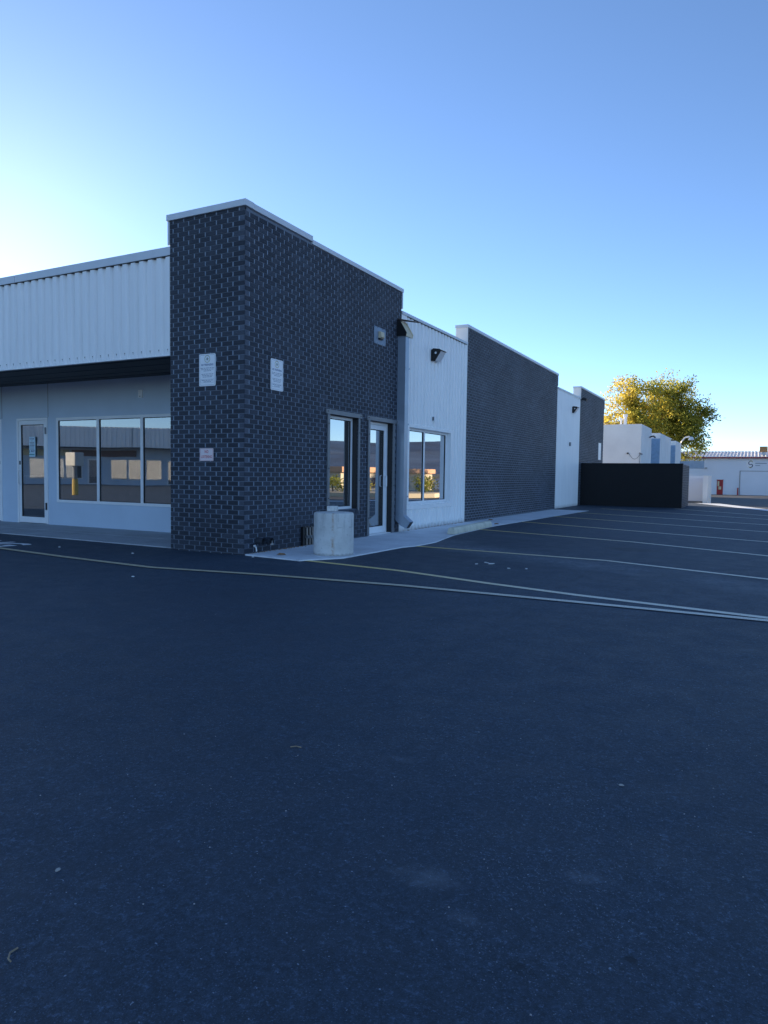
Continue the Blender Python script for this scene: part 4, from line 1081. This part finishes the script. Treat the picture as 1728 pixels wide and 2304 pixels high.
g = MB(); g.quad((13.2, -60, -.045), (25, -60, -.045), (25, 22.5, -.045), (13.2, 22.5, -.045)); struct(g.build('street', M['concrete']))
# mesa on the horizon
random.seed(21); q = MB(); NA = 60; prev = None
def ridge(a): return 165+22*math.sin(a*3.1+.4)+10*math.sin(a*9.3)+5*math.sin(a*23)
rows = []
for k in range(NA+1):
    a = R(12+120*k/NA); d = Vector((math.sin(a), math.cos(a), 0)); h = ridge(a)
    rows.append([CAM+d*2200+Vector((0, 0, -8)), CAM+d*2700+Vector((0, 0, h*.28+6*math.sin(k*1.7))), CAM+d*3100+Vector((0, 0, h*.45+12*math.sin(k*.9))), CAM+d*3500+Vector((0, 0, h*.62+8*math.sin(k*1.3))), CAM+d*3800+Vector((0, 0, h)), CAM+d*5200+Vector((0, 0, h))])
for a, b in zip(rows, rows[1:]):
    for i in range(5): q.quad(a[i], b[i], b[i+1], a[i+1])
struct(q.build('hills', M['hill'], smooth=True))
# opposite wing, angled, with canopy fascia, doors and windows
OW = root('opposite_wing', 'strip mall wing across the lot with ribbed fascia over shop doors', 'building')
O = Vector((-19, -44, -.1)); ux = Vector((-.8, .6, 0)); un = Vector((.6, .8, 0)); OL = 54
def opp(a0, a1, n0, n1, z0, z1, name, mat, parent=OW):
    q = MB(); q.prism([O+ux*a0+un*n0+Vector((0, 0, z0)), O+ux*a1+un*n0+Vector((0, 0, z0)), O+ux*a1+un*n1+Vector((0, 0, z0)), O+ux*a0+un*n1+Vector((0, 0, z0))], (0, 0, z1-z0)); return q.build(name, mat, parent)
opp(0, OL, -12, 0, -.2, 4.5, 'wall', M['wallpaint'])
a = 0
while a < OL-.1:
    q = MB(); n_ = 10; w0 = a; w1 = min(a+6, OL)
    pr = []; u = w0
    while u < w1-1e-4:
        for du, dd in ((0, 0), (.12, 0), (.16, .05), (.3, .05), (.34, 0)):
            if u+du <= w1: pr.append((u+du, dd))
        u += .34
    for (p, dp), (r, dr2) in zip(pr, pr[1:]):
        A = O+ux*p+un*(2.0+dp); Bq = O+ux*r+un*(2.0+dr2)
        q.quad(A+Vector((0, 0, 3.05)), Bq+Vector((0, 0, 3.05)), Bq+Vector((0, 0, 4.6)), A+Vector((0, 0, 4.6)))
    q.build('fascia_panel', M['white_panel'], OW); a += 6
opp(0, OL, .01, 1.99, 3.03, 3.1, 'soffit', M['soffit']); opp(0, OL, .01, 1.98, 4.5, 4.62, 'canopy_roof', M['coping'])
a = 2.
while a < OL-7:
    f = opp(a, a+1.0, .01, .06, 0, 2.15, 'door', M['alum']); opp(a+.12, a+.88, .061, .07, .15, 2.03, 'pane', M['pane_dark'], f)
    for k in range(3):
        f = opp(a+1.4+k*1.35, a+2.7+k*1.35, .01, .06, .5, 2.15, 'window', M['alum']); opp(a+1.46+k*1.35, a+2.64+k*1.35, .061, .07, .56, 2.09, 'pane', M['pane_dark'], f)
    a += 6.2
opp(24, 29, .02, .08, 2.35, 2.85, 'shop_sign', M['sign_brown']); opp(29.2, 34, .02, .08, 2.35, 2.85, 'shop_sign', M['sign_cream'])
t = root('drop_box', 'white drop box on a yellow post in the lot before the opposite wing', 'drop box')
q = MB(); q.box(-22.25, -21.6, -10.95, -10.45, 1.3, 1.95); q.build('box', M['box_grey'], t, bevel=.04)
q = MB(); q.tube([(-21.92, -10.7, -.06), (-21.92, -10.7, .7)], .13, 10); q.build('post_base', M['yellow_post'], t)
q = MB(); q.tube([(-21.92, -10.7, .7), (-21.92, -10.7, 1.35)], .1, 10); q.build('post', M['steel'], t)
